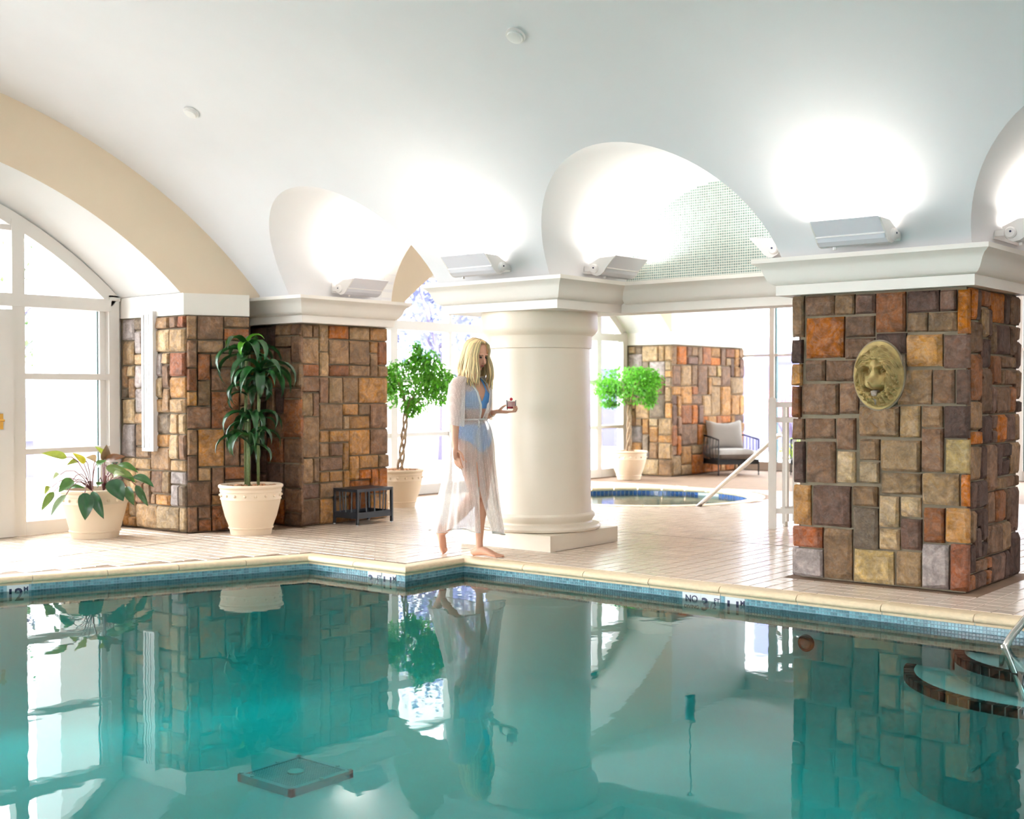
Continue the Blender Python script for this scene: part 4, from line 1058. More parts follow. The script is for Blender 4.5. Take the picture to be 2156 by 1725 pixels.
# ---- dracaena
dr_ = thing('potted_dracaena', 'tall dracaena with strappy dark leaves in a cream pot by the stone corner', 'potted plant', (-9.085, 7.315, 0))
pot(dr_, seed=3)
STRAP = [strap_leaf(.38 + .05 * (k % 3), .076, 2.5 + .28 * (k % 4), k) for k in range(8)]
for pts, r in (([(-.07, .0, .40), (-.075, .0, .9), (-.06, .0, 1.35), (-.045, 0, 1.70)], .014), ([(-.01, -.03, .40), (.0, -.03, .8), (.02, -.03, 1.12)], .015), ([(.07, .03, .40), (.075, .03, .9), (.09, .03, 1.42)], .014), ([(.05, -.06, .40), (.06, -.07, .70), (.08, -.08, .86)], .012)):
    MB().tube(pts, r, 8).build('cane', M_CANE, dr_, smooth=True)
for cx, cy, cz, nl, sc in ((-.045, 0, 1.66, 13, 1.05), (.10, .03, 1.45, 15, 1.15), (.0, -.04, 1.30, 5, .9), (.02, -.03, 1.06, 8, 1.0), (.10, -.0, 1.04, 5, .8), (.09, -.08, .84, 9, .95), (-.03, .02, .86, 3, .8)):
    for k in range(nl):
        o = bpy.data.objects.new('leaf', STRAP[rnd.randrange(8)]); link(o, dr_)
        a = 2.4 * k + rnd.uniform(-.3, .3); t = k / nl
        o.location = (cx, cy, cz - .07 * t + .03); o.rotation_euler = (rnd.uniform(-.2, .2), rnd.uniform(-.25, .35) - .25 * (1 - t), a); s = sc * rnd.uniform(.8, 1.1); o.scale = (s, s, s)
        o.color = green(26, 74, 30)
for k in range(4):
    o = bpy.data.objects.new('leaf', STRAP[k]); link(o, dr_); o.location = (-.045, 0, 1.72); o.rotation_euler = (0, -.75 + .12 * k, 1.6 * k + .4); o.scale = (.7, .8, .7); o.color = green(86, 150, 40)
# ---- philodendron by the left window: leaves set from the photograph, each at its own depth
ph = thing('potted_philodendron', 'low broad-leaved philodendron in a plain cream bowl pot by the left window', 'potted plant', (-9.99, 6.27, 0))
pot(ph, rim=.305, base=.205, h=.44, beads=20, mulch=False)
PC = Vector((-9.99, 6.27, .45)); VD = (Vector((PC.x, PC.y, 0))).normalized()
def pw(x, y, off):
    """point seen at photo pixel (x, y), lying off metres nearer than the pot axis"""
    px = 60 + x / 7.5; py = 920 + y / 7.5; d = _R2 * ((px - 1078) / FOC) - _U2 * ((py - 862.5) / FOC) + _F
    t = (PC.xy.length - off) / d.xy.length; return Vector((0, 0, CAMH)) + d * t - Vector((PC.x, PC.y, 0))
def broad_leaf(a, b, width, col, up=.06, fold=.25, twist=0.0):
    n_ = 8; ax = (b - a); L_ = ax.length; t_ = ax.normalized(); side = t_.cross(Vector((-VD.x, -VD.y, .55))).normalized()
    side = Matrix.Rotation(twist, 3, t_) @ side; nrm = side.cross(t_); rows = []
    for i in range(n_ + 1):
        t = i / n_; w = width * (math.sin(PI * min(.06 + t ** .75 * .94, 1)) ** .85)
        c = a + ax * t + nrm * (up * math.sin(PI * t)); f_ = fold * w
        rows.append([tuple(c - side * w / 2 + nrm * f_), tuple(c - side * w / 4 + nrm * f_ * .4), tuple(c), tuple(c + side * w / 4 + nrm * f_ * .4), tuple(c + side * w / 2 + nrm * f_)])
    o = MB().grid(rows).build('leaf', M_LEAF, ph, smooth=True); o.color = col; return o
DG, MG, YG, BR = (26, 70, 34), (70, 112, 40), (150, 160, 60), (104, 82, 52)
LV = [(600, 325, 200, 262, .10, .07, YG), (890, 410, 690, 250, .10, .06, (190, 180, 50)), (780, 395, 600, 452, .0, .05, YG), (1165, 285, 1045, 150, -.1, .05, YG), (1222, 375, 1235, 120, -.05, .09, BR), (1215, 372, 1545, 312, .05, .07, (110, 70, 40)),
      (1090, 465, 1235, 372, .1, .06, MG), (1410, 450, 1735, 570, -.05, .075, MG), (1230, 478, 1660, 640, .10, .09, (110, 130, 66)), (1655, 630, 1985, 800, .05, .085, (50, 90, 46)), (1270, 705, 1500, 1020, .30, .16, DG),
      (1550, 790, 1668, 1085, .22, .085, (60, 100, 44)), (1700, 770, 1892, 1100, .10, .07, (54, 94, 44)), (890, 890, 892, 1320, .38, .135, DG), (1010, 870, 1190, 1300, .36, .095, (34, 78, 40)), (700, 685, 470, 880, .15, .10, MG),
      (395, 875, 200, 1175, .15, .07, (104, 128, 40)), (590, 920, 350, 1265, .28, .06, (130, 150, 110)), (365, 800, 255, 920, .0, .06, YG), (1340, 640, 1520, 600, .2, .07, (150, 160, 110)), (620, 830, 900, 815, .05, .05, MG), (1100, 790, 1190, 720, .1, .05, MG),
      (500, 600, 380, 680, .1, .05, (170, 180, 130)), (1060, 400, 900, 330, -.15, .08, (190, 160, 120)), (1480, 560, 1690, 720, -.15, .08, MG), (1380, 470, 1420, 400, -.2, .06, DG)]
for x0, y0, x1, y1, off, w, c in LV:
    a = pw(x0, y0, off); b = pw(x1, y1, off + .06); broad_leaf(a, b, w, green(*c, k=.08), up=.03, twist=rnd.uniform(-.3, .3))
    s = pw(1000 if x0 < 1100 else 1180, 800, 0) + Vector((0, 0, -.03)); m_ = s.lerp(a, .55) + Vector((0, 0, .10))
    MB().tube([s.lerp(m_, 0), s.lerp(m_, .5) + Vector((0, 0, .03)), m_, m_.lerp(a, .6) + Vector((0, 0, .02)), a], .0045, 5).build('petiole', M_PETI, ph, smooth=True)
MB().tube([pw(1000, 830, 0), pw(1000, 700, 0)], .014, 7).build('stem', M_PETI, ph); MB().tube([pw(1185, 800, 0), pw(1190, 480, 0)], .012, 7).build('stem', M_PETI, ph)
# ---- ficus trees with braided trunks
def ficus(label, loc, rz, seed, lean, n=3600, blobs=None):
    t = thing('potted_ficus', label, 'potted tree', loc, rz); pot(t, rim=.275, base=.17, h=.43, seed=seed); rr = random.Random(seed)
    for s in range(3):
        pts = []
        for k in range(15):
            q = k / 14; a = 2 * PI * s / 3 + q * 8.5; r = .030 * (1 - .2 * q)
            pts.append((r * math.cos(a) + lean * .25 * q, r * math.sin(a), .38 + .72 * q))
        MB().tube(pts, [.017 - .004 * k / 14 for k in range(15)], 7).build('trunk', M_TRUNK, t, smooth=True)
    top = Vector((lean * .25, 0, 1.08)); tips = []
    for k in range(9):
        a = 2 * PI * k / 9 + rr.uniform(-.3, .3); r = rr.uniform(.15, .36)
        e = top + Vector((r * math.cos(a) + lean * .4, r * math.sin(a), rr.uniform(.12, .5)))
        MB().tube([top, top.lerp(e, .5) + Vector((0, 0, .05)), e], [.012, .009, .004], 6).build('branch', M_TRUNK, t, smooth=True); tips.append(e)
    blobs = blobs or [((lean * .5, 0, 1.40), (.50, .44, .32), 1.0), ((lean * .5 + .12, .05, 1.64), (.22, .2, .18), .35), ((lean * .5 + .05, 0, 1.80), (.06, .06, .12), .05), ((lean * .5 - .30, .05, 1.46), (.18, .2, .16), .25), ((lean * .5 + .30, -.05, 1.40), (.2, .2, .22), .3), ((lean * .3 + .05, -.08, 1.14), (.12, .12, .10), .1)]
    tot = sum(b[2] for b in blobs); mb = MB()
    for c, r, wgt in blobs:
        for _ in range(int(n * wgt / tot)):
            d = Vector((rr.gauss(0, 1), rr.gauss(0, 1), rr.gauss(0, 1))).normalized() * (rr.random() ** .38)
            p = Vector((c[0] + d.x * r[0], c[1] + d.y * r[1], c[2] + d.z * r[2]))
            L_ = rr.uniform(.045, .080); w = L_ * .42
            M = Matrix.Translation(p) @ Matrix.Rotation(rr.uniform(0, 2 * PI), 4, 'Z') @ Matrix.Rotation(rr.uniform(-.2, 1.2), 4, 'Y') @ Matrix.Rotation(rr.uniform(-.6, .6), 4, 'X')
            v = [M @ Vector(q) for q in ((0, 0, 0), (L_ * .45, -w / 2, .006), (L_, 0, -.006), (L_ * .45, w / 2, .006))]
            mb.add(v, [(0, 1, 2), (0, 2, 3)])
    stuff(mb.build('foliage', M_FICUS, t)); return t
ficus('clipped ficus tree with braided trunk between the stone pillar and the woman', (-9.89, 10.10, 0), math.radians(39), 5, .30)
ficus('distant clipped ficus tree in cream pot by the hot tub, right of the column', (-10.28, 15.36, 0), math.radians(39), 9, .02, n=3400,
      blobs=[((-.02, 0, 1.42), (.54, .46, .30), 1.0), ((.25, 0, 1.50), (.25, .2, .2), .45), ((-.3, 0, 1.36), (.2, .2, .16), .25), ((.3, 0, 1.22), (.12, .12, .16), .18), ((-.28, 0, 1.14), (.16, .12, .06), .12)])

# ================================================================ outside the windows
M_OUTG = mat('outside_paving', rgb(225, 222, 218), .9, var=.1, scale=1)
struct(MB().box(-60, -11.1, -30, 80, -.3, -.08).box(-11.1, 40, 19.0, 80, -.3, -.08).box(-11.1, 40, -40, -5.35, -.3, -.08).build('ground_outside', M_OUTG))
M_OWHITE = mat('outside_white_render', rgb(236, 234, 232), .9)
M_OPURP = mat('flare_tinted_wall', rgb(74, 71, 106), .9, var=.15, scale=.8)  # violet cast of lens flare put into the wall colour
M_OGRN = mat('pale_green_hedge', rgb(60, 84, 40), .8, island=.5, trans=.3)
M_OPLUM = mat('flare_plum_foliage', rgb(72, 74, 108), .8, island=.7, trans=.25)  # plum leaf colour, with the violet of lens-flare haze mixed in
M_OPINK = mat('pink_blossom', rgb(196, 104, 126), .8, island=.4, trans=.3)
M_OYEL = mat('lime_foliage', rgb(120, 140, 40), .8, island=.4, trans=.3)
M_OTRUNK = mat('flare_tinted_bark', rgb(70, 62, 84), .9)  # bark carries the same painted-in flare cast
tag(MB().box(-12.4, -11.9, 7.05, 9.9, -.08, 4.2).box(-12.45, -11.85, 7.0, 9.95, 4.2, 4.4).build('exterior_pier', M_OWHITE), 'blank white outside pier seen through the left arched window', 'pier')
gw = thing('garden_wall', 'low flare-tinted garden wall outside the left window', 'wall', (-19, 9.5, -.08))
MB().box(-.2, .2, -6, 9, 0, 1.32).build('wall_body', M_OPURP, gw); MB().box(-.28, .28, -6, 9, .62, .76).build('ledge', M_OWHITE, gw)
def leafcloud(name, m, parent, blobs, n, L0, L1, seed):
    rr = random.Random(seed); mb = MB(); tot = sum(b[2] for b in blobs)
    for c, r, wgt in blobs:
        for _ in range(int(n * wgt / tot)):
            d = Vector((rr.gauss(0, 1), rr.gauss(0, 1), rr.gauss(0, 1))).normalized() * (rr.random() ** .4)
            p = Vector((c[0] + d.x * r[0], c[1] + d.y * r[1], c[2] + d.z * r[2])); L_ = rr.uniform(L0, L1)
            M = Matrix.Translation(p) @ Matrix.Rotation(rr.uniform(0, 6.3), 4, 'Z') @ Matrix.Rotation(rr.uniform(-1.2, 1.2), 4, 'Y')
            mb.add([M @ Vector(q) for q in ((0, 0, 0), (L_ * .5, -L_ * .3, 0), (L_, 0, 0), (L_ * .5, L_ * .3, 0))], [(0, 1, 2, 3)])
    return stuff(mb.build(name, m, parent))
def garden_tree(label, loc, h, r, m, n, seed, cat='tree', L0=.10, L1=.2, low=.3):
    t = thing('garden_tree', label, cat, loc); rr = random.Random(seed)
    MB().tube([(0, 0, 0), (.05, .05, h * .4), (0, 0, h * .75)], [.11, .08, .04], 8).build('trunk', M_OTRUNK, t, smooth=True)
    for k in range(7):
        a = rr.uniform(0, 6.3); q = rr.uniform(.25, .6) * h; MB().tube([(0, 0, q), (r * .35 * math.cos(a), r * .35 * math.sin(a), q + .15 * h), (r * .7 * math.cos(a), r * .7 * math.sin(a), q + .3 * h)], [.05, .03, .012], 6).build('branch', M_OTRUNK, t)
    leafcloud('foliage', m, t, [((0, 0, h * (.5 + low / 2)), (r, r, h * (.5 - low / 2)), 1)] + [((rr.uniform(-.6, .6) * r, rr.uniform(-.6, .6) * r, rr.uniform(.4, .9) * h), (r * .45, r * .45, h * .16), .2) for _ in range(6)], n, L0, L1, seed)
    return t
garden_tree('flare-tinted, plum-leaved tree outside the far arched window, left of the woman', (-17.0, 18.6, -.08), 5.2, 1.9, M_OPLUM, 2600, 61)
garden_tree('second flare-tinted, plum-leaved tree outside, behind the ficus and the woman', (-19.5, 24.0, -.08), 5.6, 2.2, M_OPLUM, 2400, 62)
garden_tree('hazy green tree outside the left arched window', (-24.0, 12.6, -.08), 4.6, 2.2, M_OGRN, 1200, 63)
def shrub(label, loc, h, r, m, n, seed, stems=9):
    t = thing('garden_shrub', label, 'shrub', loc); rr = random.Random(seed)
    for k in range(stems):
        a = rr.uniform(0, 6.3); MB().tube([(0, 0, 0), (r * .3 * math.cos(a), r * .3 * math.sin(a), h * .5), (r * .7 * math.cos(a), r * .7 * math.sin(a), h * .9)], [.02, .014, .006], 5).build('stem', M_OTRUNK, t)
    leafcloud('foliage', m, t, [((0, 0, h * .8), (r, r, h * .24), 1)] if stems > 5 else [((0, 0, h * .5), (r, r, h * .5), 1)], n, .05, .11, seed); return t
shrub('pink flowering shrub outside the back window, above the lounge chair', (-10.6, 21.4, -.08), 1.42, .85, M_OPINK, 900, 71, 16)
shrub('pink shrub outside the back window beside the fence post', (-9.3, 21.8, -.08), 1.4, .6, M_OPINK, 500, 72, 12)
shrub('lime-green shrub outside at the foot of the back window', (-9.75, 20.3, -.08), .62, .55, M_OYEL, 700, 73, 4)
shrub('green shrub outside the back window behind the pickets', (-8.6, 20.9, -.08), 1.5, .6, M_OGRN, 700, 74, 4)
fb = thing('boundary_wall', 'flare-tinted boundary wall with round-topped gate outside the back window', 'wall', (-11, 26, -.08))
MB().box(-9, 14, -.15, .15, 0, 2.0).build('wall_body', M_OPURP, fb)
MB().prism([(-1.35 + 1.1 * math.cos(PI * k / 20), 1.95 + .42 * math.sin(PI * k / 20)) for k in range(21)], -.06, .06).tf(Matrix.Rotation(PI / 2, 4, 'X')).build('gate_arch', M_OPURP, fb)
# pale hotel wing behind the wall
hb = thing('hotel_wing', 'pale hotel wing with rows of windows beyond the boundary wall', 'building', (-16, 48, -.08))
MB().box(-24, 26, 0, 6, 0, 16).build('facade', M_OWHITE, hb)
M_OWIN = mat('outside_window_glass', rgb(96, 96, 140), .3)  # lavender of the lens flare put into the glass colour
for i in range(-9, 11):
    for z in (2.2, 5.3, 8.4, 11.5):
        w = MB().box(i * 2.4, i * 2.4 + .75, -.06, .05, z, z + 1.5).build('window', M_OWIN, hb); MB().box(i * 2.4 - .08, i * 2.4 + .83, -.1, .0, z - .12, z).build('window_sill', M_OWHITE, w)
hb2 = thing('white_annex', 'white outside annex with vertical fins beyond the far arched window', 'building', (-26, 26, -.08))
MB().box(-3, 0, -7, 16, 0, 9).build('facade', M_OWHITE, hb2)
for k in range(12): MB().box(0, .18, -6.5 + 1.8 * k, -6.3 + 1.8 * k, 0, 9).build('fin', M_OWHITE, hb2)
for k in range(11): MB().box(-.02, .03, -5.9 + 1.8 * k, -5.1 + 1.8 * k, 2.4, 4.4).build('window', M_OWIN, hb2)
# ================================================================ the woman
M_SKIN = mat('skin', rgb(214, 160, 132), .5, var=.06, scale=12, spec=.4)
M_HAIR = mat('blonde_hair', rgb(232, 202, 150), .45, island=.55, spec=.4)
M_BIK = mat('blue_swimwear', rgb(96, 158, 222), .6, var=.05, scale=30)
M_LIP = mat('lips', rgb(168, 84, 80), .4); M_EYE = mat('dark_eye', rgb(44, 30, 26), .3); M_BROW = mat('brow', rgb(120, 88, 60), .8)
def sheer_mat():
    m = bpy.data.materials.new('sheer_dotted_cotton'); m.use_nodes = True; N = m.node_tree.nodes; L = m.node_tree.links; N.remove(N['Principled BSDF'])
    tr = N.new('ShaderNodeBsdfTransparent'); df = N.new('ShaderNodeBsdfDiffuse'); df.inputs[0].default_value = rgb(250, 247, 244); tl = N.new('ShaderNodeBsdfTranslucent'); tl.inputs[0].default_value = rgb(250, 246, 242)
    m1 = N.new('ShaderNodeMixShader'); m1.inputs[0].default_value = .4; L.new(df.outputs[0], m1.inputs[1]); L.new(tl.outputs[0], m1.inputs[2])
    geo = N.new('ShaderNodeNewGeometry'); vo = N.new('ShaderNodeTexVoronoi'); vo.inputs['Scale'].default_value = 95; vo.inputs['Randomness'].default_value = .25; L.new(geo.outputs['Position'], vo.inputs['Vector'])
    mr = N.new('ShaderNodeMapRange'); mr.inputs[1].default_value = .22; mr.inputs[2].default_value = .30; mr.inputs[3].default_value = .80; mr.inputs[4].default_value = .50; L.new(vo.outputs['Distance'], mr.inputs[0])
    # cloth seen edge-on is denser
    lw = N.new('ShaderNodeLayerWeight'); lw.inputs[0].default_value = .35; ad = N.new('ShaderNodeMath'); ad.operation = 'MULTIPLY_ADD'; ad.inputs[1].default_value = .40; ad.use_clamp = True
    L.new(lw.outputs['Facing'], ad.inputs[0]); L.new(mr.outputs[0], ad.inputs[2])
    m2 = N.new('ShaderNodeMixShader'); L.new(ad.outputs[0], m2.inputs[0]); L.new(tr.outputs[0], m2.inputs[1]); L.new(m1.outputs[0], m2.inputs[2]); L.new(m2.outputs[0], N['Material Output'].inputs[0])
    return m
M_ROBE = sheer_mat(); M_ROBEB = mat('white_cotton_braid', rgb(246, 243, 238), .8, trans=.2)
WB = Vector((-6.46, 7.42, 0))
wo = thing('person', 'barefoot blonde woman in a sheer white robe over blue swimwear walking along the pool edge', 'person', WB)
bd = MB()
# trunk
prof = [(.79, .080, .120, 0), (.85, .100, .152, 0), (.91, .108, .166, -.005), (.97, .100, .156, -.005), (1.03, .084, .134, 0), (1.085, .076, .120, .0), (1.14, .082, .124, .0), (1.21, .092, .138, .003), (1.27, .100, .148, .003), (1.32, .092, .156, .0), (1.36, .076, .158, -.005), (1.395, .058, .128, -.01), (1.42, .048, .078, -.012), (1.45, .045, .052, -.008), (1.50, .044, .048, .005), (1.54, .044, .048, .015)]
rows = []
for z, rx, ry, dx in prof: rows.append([(rx * math.cos(2 * PI * k / 24) + dx, ry * math.sin(2 * PI * k / 24), z) for k in range(25)])
bd.grid(rows); n0 = len(prof) * 25
bd.f.append(tuple(range(24, -1, -1))); bd.f.append(tuple(range(n0 - 25, n0)))
for sy in (-1, 1):
    bd.sphere((.052, sy * .066, 1.262), (.056, .062, .060), 16, 12); bd.sphere((-.05, sy * .072, .90), (.085, .082, .095), 16, 12)
    bd.sphere((-.01, sy * .155, 1.372), (.048, .05, .046), 14, 10)
def limb(pts, seg=14): bd.tube([p[:3] for p in pts], [p[3] for p in pts], seg); [bd.sphere(p[:3], p[3], seg, 8) for p in (pts[0], pts[-1])]
# far (left) leg: straight under her, foot flat
limb([(.01, .085, .90, .092), (.04, .075, .70, .078), (.06, .055, .52, .054), (.062, .05, .47, .050), (.055, .04, .38, .050), (.055, .025, .25, .038), (.058, .015, .12, .028), (.060, .012, .07, .030)])
# near (right) leg: thigh forward, shin swung back
limb([(.0, -.085, .90, .094), (.045, -.08, .72, .080), (.088, -.07, .55, .058), (.092, -.065, .50, .053), (.02, -.06, .43, .053), (-.09, -.05, .33, .046), (-.22, -.042, .22, .032), (-.288, -.04, .165, .027)])
def foot(M, toes_bent):
    f = MB(); f.tube([(-.055, 0, .03), (-.02, 0, .04), (.04, 0, .043), (.09, 0, .034), (.135, 0, .022), (.155, 0, .016)], [(.028, .028), (.034, .038), (.034, .034), (.040, .026), (.044, .017), (.042, .012)], 14)
    f.sphere((-.055, 0, .028), (.030, .028, .028), 12, 8)
    for k, (y, l_, r) in enumerate(((-.032, .198, .0125), (-.010, .196, .0095), (.007, .190, .009), (.022, .182, .0085), (.035, .172, .008))):
        z1 = .012 + (.03 if toes_bent else 0)
        f.tube([(.13, y * .9, .018), (.165, y, .017), (l_, y, .010 if not toes_bent else .022)], [r, r, r * .8], 8); f.sphere((l_, y, .010 if not toes_bent else .022), r * .9, 8, 6)
    f.tf(M); bd.add(f.v, f.f)
foot(Matrix.Translation((.066, .012, 0)) @ Matrix.Rotation(.12, 4, 'Z') @ Matrix.Diagonal((1, -1, 1, 1)), False)
foot(Matrix.Translation((-.262, -.038, .013)) @ Matrix.Rotation(.06, 4, 'Z') @ Matrix.Rotation(1.12, 4, 'Y') @ Matrix.Translation((-.19, 0, -.02)), True)
# near (right) arm hanging
limb([(-.01, -.162, 1.37, .046), (-.005, -.188, 1.25, .040), (.005, -.208, 1.10, .034), (.01, -.216, 1.03, .033), (.018, -.228, .93, .026), (.03, -.236, .865, .020)])
def hand(M, fingers, thumb):
    h = MB(); h.tube([(0, 0, .01), (0, 0, -.02), (0, 0, -.055), (0, 0, -.085)], [(.020, .015), (.034, .014), (.040, .013), (.038, .011)], 12); h.sphere((0, 0, -.085), (.037, .011, .012), 12, 6)
    for (x, l_, c) in fingers:
        p = [Vector((x, 0, -.082))]; a = 0.0
        for s in range(3):
            a += c; d = Vector((x * .35 / .08 * .25, math.sin(a), -math.cos(a))).normalized(); p.append(p[-1] + d * l_ * (.42, .32, .26)[s])
        h.tube(p, [.0088, .0084, .0076, .0062], 8); h.sphere(p[-1], .0064, 8, 6); h.sphere(p[1], .0086, 8, 6)
    h.tube(thumb, [.012, .0105, .0095, .0075], 8); h.sphere(thumb[-1], .0076, 8, 6)
    h.tf(M); bd.add(h.v, h.f)
# right hand: palm turned to the thigh, thumb forward, fingers lightly curled inward (+y)
hand(Matrix.Translation((.032, -.237, .862)) @ Matrix.Rotation(-.18, 4, 'Y'), [(.028, .078, .16), (.010, .086, .18), (-.009, .080, .22), (-.027, .064, .28)], [Vector((.026, .002, -.022)), Vector((.046, .010, -.048)), Vector((.052, .016, -.075)), Vector((.050, .022, -.098))])
# left arm: elbow by the waist, forearm reaching forward with the glass
limb([(-.01, .162, 1.37, .046), (-.05, .195, 1.25, .040), (-.085, .215, 1.12, .034), (-.075, .215, 1.085, .033), (.0, .195, 1.115, .028), (.085, .175, 1.143, .019)])
GL = Vector((.315, .105, 1.165))                               # bottom centre of the glass, local to the woman
pm = MB(); pm.tube([(.085, .175, 1.143), (.13, .160, 1.150), (.19, .140, 1.148), (.245, .122, 1.146)], [(.019, .015), (.026, .017), (.036, .014), (.034, .012)], 12); bd.add(pm.v, pm.f)
bd.sphere((.245, .122, 1.146), (.03, .03, .013), 10, 6)
for k, ang in enumerate((-1.15, -.55, .05, .65)):              # four fingers curl up around the far and front sides
    c = GL; r = .043; st = Vector((.235 + .008 * k, .098 + .016 * k, 1.147)); e1 = Vector((c.x + r * math.cos(ang * .8 + .55) * .75, c.y + r * math.sin(ang * .8 + .55) * .9, 1.152)); e2 = Vector((c.x + (r + .002) * math.cos(ang * .8 + .55), c.y + (r + .002) * math.sin(ang * .8 + .55), 1.172)); e3 = e2 + Vector((-.004, 0, .018))
    bd.tube([st, st.lerp(e1, .6), e1, e2, e3], [.0095, .009, .0088, .0082, .007], 8); bd.sphere(e3, .007, 8, 6)
bd.tube([Vector((.185, .115, 1.155)), Vector((.225, .085, 1.172)), Vector((.262, .072, 1.190)), Vector((.290, .066, 1.200))], [.013, .011, .0098, .0078], 8); bd.sphere((.290, .066, 1.200), .008, 8, 6)
# head
HC = Vector((.045, 0, 1.605)); HP = .30
HM = Matrix.Translation(HC) @ Matrix.Rotation(HP, 4, 'Y') @ Matrix.Rotation(-.06, 4, 'Z')
hd = MB()
hd.sphere((-.012, 0, .025), (.096, .076, .090), 24, 16)
hd.sphere((.030, 0, -.045), (.062, .060, .078), 20, 14)                 # face mass
hd.sphere((.058, 0, -.098), (.026, .030, .022), 14, 10)                 # chin
hd.tube([(-.03, 0, -.02), (-.035, 0, -.10), (-.03, 0, -.17)], [.05, .046, .046], 14)
hd.tube([(.084, 0, .010), (.096, 0, -.018), (.110, 0, -.042), (.100, 0, -.052)], [.008, .009, .013, .012], 10)   # nose
for s in (-1, 1):
    hd.sphere((.058, s * .034, -.035), (.028, .024, .028), 12, 8); hd.sphere((.077, s * .028, .018), (.014, .026, .010), 10, 6); hd.sphere((-.01, s * .076, -.015), (.018, .01, .030), 10, 8)
hd.sphere((.083, 0, -.072), (.014, .022, .013), 12, 8)
hd.tf(HM); bd.add(hd.v, hd.f)
raw = bd.build('body_raw', M_SKIN, None)
md = raw.modifiers.new('r', 'REMESH'); md.mode = 'VOXEL'; md.voxel_size = .0048; md.use_smooth_shade = True
ms = raw.modifiers.new('s', 'SMOOTH'); ms.factor = .5; ms.iterations = 3
dg = bpy.context.evaluated_depsgraph_get(); bme = bpy.data.meshes.new_from_object(raw.evaluated_get(dg)); bpy.data.objects.remove(raw)
bme.name = 'body'; body = bpy.data.objects.new('body', bme); link(body, wo)
if not bme.materials: bme.materials.append(M_SKIN)
for p in bme.polygons: p.use_smooth = True
# swimwear: shells lifted off the body
def shell(name, cond, off, m):
    keep = [p for p in bme.polygons if cond(p.center)]
    idx = {}; V = []; Fc = []
    for p in keep:
        q = []
        for i in p.vertices:
            if i not in idx: idx[i] = len(V); v = bme.vertices[i]; V.append(tuple(v.co + v.normal * off))
            q.append(idx[i])
        Fc.append(tuple(q))
    mb = MB(); mb.v = V; mb.f = Fc; return mb.build(name, m, wo, smooth=True)
shell('bikini_bottom', lambda c: .835 + .75 * max(0, abs(c.y) - .03) < c.z < 1.05 and abs(c.y) < .172 and -.17 < c.x < .13, .004, M_BIK)
shell('bikini_top', lambda c: (1.175 < c.z < 1.315 and abs(c.y) < .135 and c.x < .16 and (c.z < 1.31 - max(0, .05 - abs(c.y)) * 1.6 or c.x < 0) and (c.z < 1.225 or c.x > .0)) or (1.31 <= c.z < 1.42 and .055 < abs(c.y) < .085 and c.x < .12), .004, M_BIK)
# face details
for s in (-1, 1):
    MB().sphere((.082, s * .029, -.004), (.010, .013, .0065), 10, 6).tf(HM).build('eye', M_EYE, wo, smooth=True)
    MB().tube([(.086, s * .014, .014), (.087, s * .03, .019), (.076, s * .046, .013)], .0032, 6).tf(HM).build('eyebrow', M_BROW, wo, smooth=True)
MB().sphere((.0945, 0, -.071), (.006, .017, .0075), 12, 6).tf(HM).build('lips', M_LIP, wo, smooth=True)
# hair: locks from the parting down past the shoulders
rh = random.Random(42); hb_ = MB()
for layer in range(2):
    for k in range(78):
        s = -1 if k % 2 else 1; t = (k // 2) / 39.0
        phi = math.radians(lerp(40, 178, t)) + rh.uniform(-.05, .05)            # azimuth from the face
        r1 = .104 + .008 * layer; pts = []
        p0 = Vector((lerp(.062, -.075, t), s * .008, .118 - .05 * abs(lerp(.062, -.075, t) + .01) * 3))
        for q in (0, .25, .5, .75, 1.0):
            el = lerp(1.45, -.15, q); pts.append(Vector(((r1) * math.cos(el) * math.cos(phi) - .012, (r1 * .86) * math.cos(el) * math.sin(phi) * s, (r1 * 1.0) * math.sin(el) + .022)))
        pts[0] = p0; pts[1] = pts[1].lerp(p0, .35)
        pts = [HM @ p for p in pts]; last = pts[-1]; end = lerp(1.355, 1.400, t) + rh.uniform(-.03, .03) + .02 * layer
        out = Vector((math.cos(phi), math.sin(phi) * s, 0)); wv = rh.uniform(0, 6.3); steps = 8
        for q in range(1, steps + 1):
            u = q / steps; z = lerp(last.z, end, u)
            rad = .018 * math.sin(PI * u) + .030 * u * (1 - t * .2); w = .010 * math.sin(u * 6 + wv) * u
            pts.append(Vector((last.x + out.x * rad + w - .012 * u * (t > .4), last.y + out.y * rad * .8 + w * .6, z)))
        n_ = len(pts); hb_.tube(pts, [((.013 if i > 1 else .009) * (1 - .75 * max(0, (i - 6) / (n_ - 7))) , .006 * (1 - .6 * max(0, (i - 6) / (n_ - 7)))) for i in range(n_)], 6)
cap = MB().sphere((-.016, 0, .028), (.100, .080, .092), 20, 14).tf(HM); cap.f = [f for f in cap.f if sum((HM.inverted() @ Vector(cap.v[i])).x for i in f) / len(f) < .045]; hb_.add(cap.v, cap.f)
hb_.build('hair', M_HAIR, wo, smooth=True)
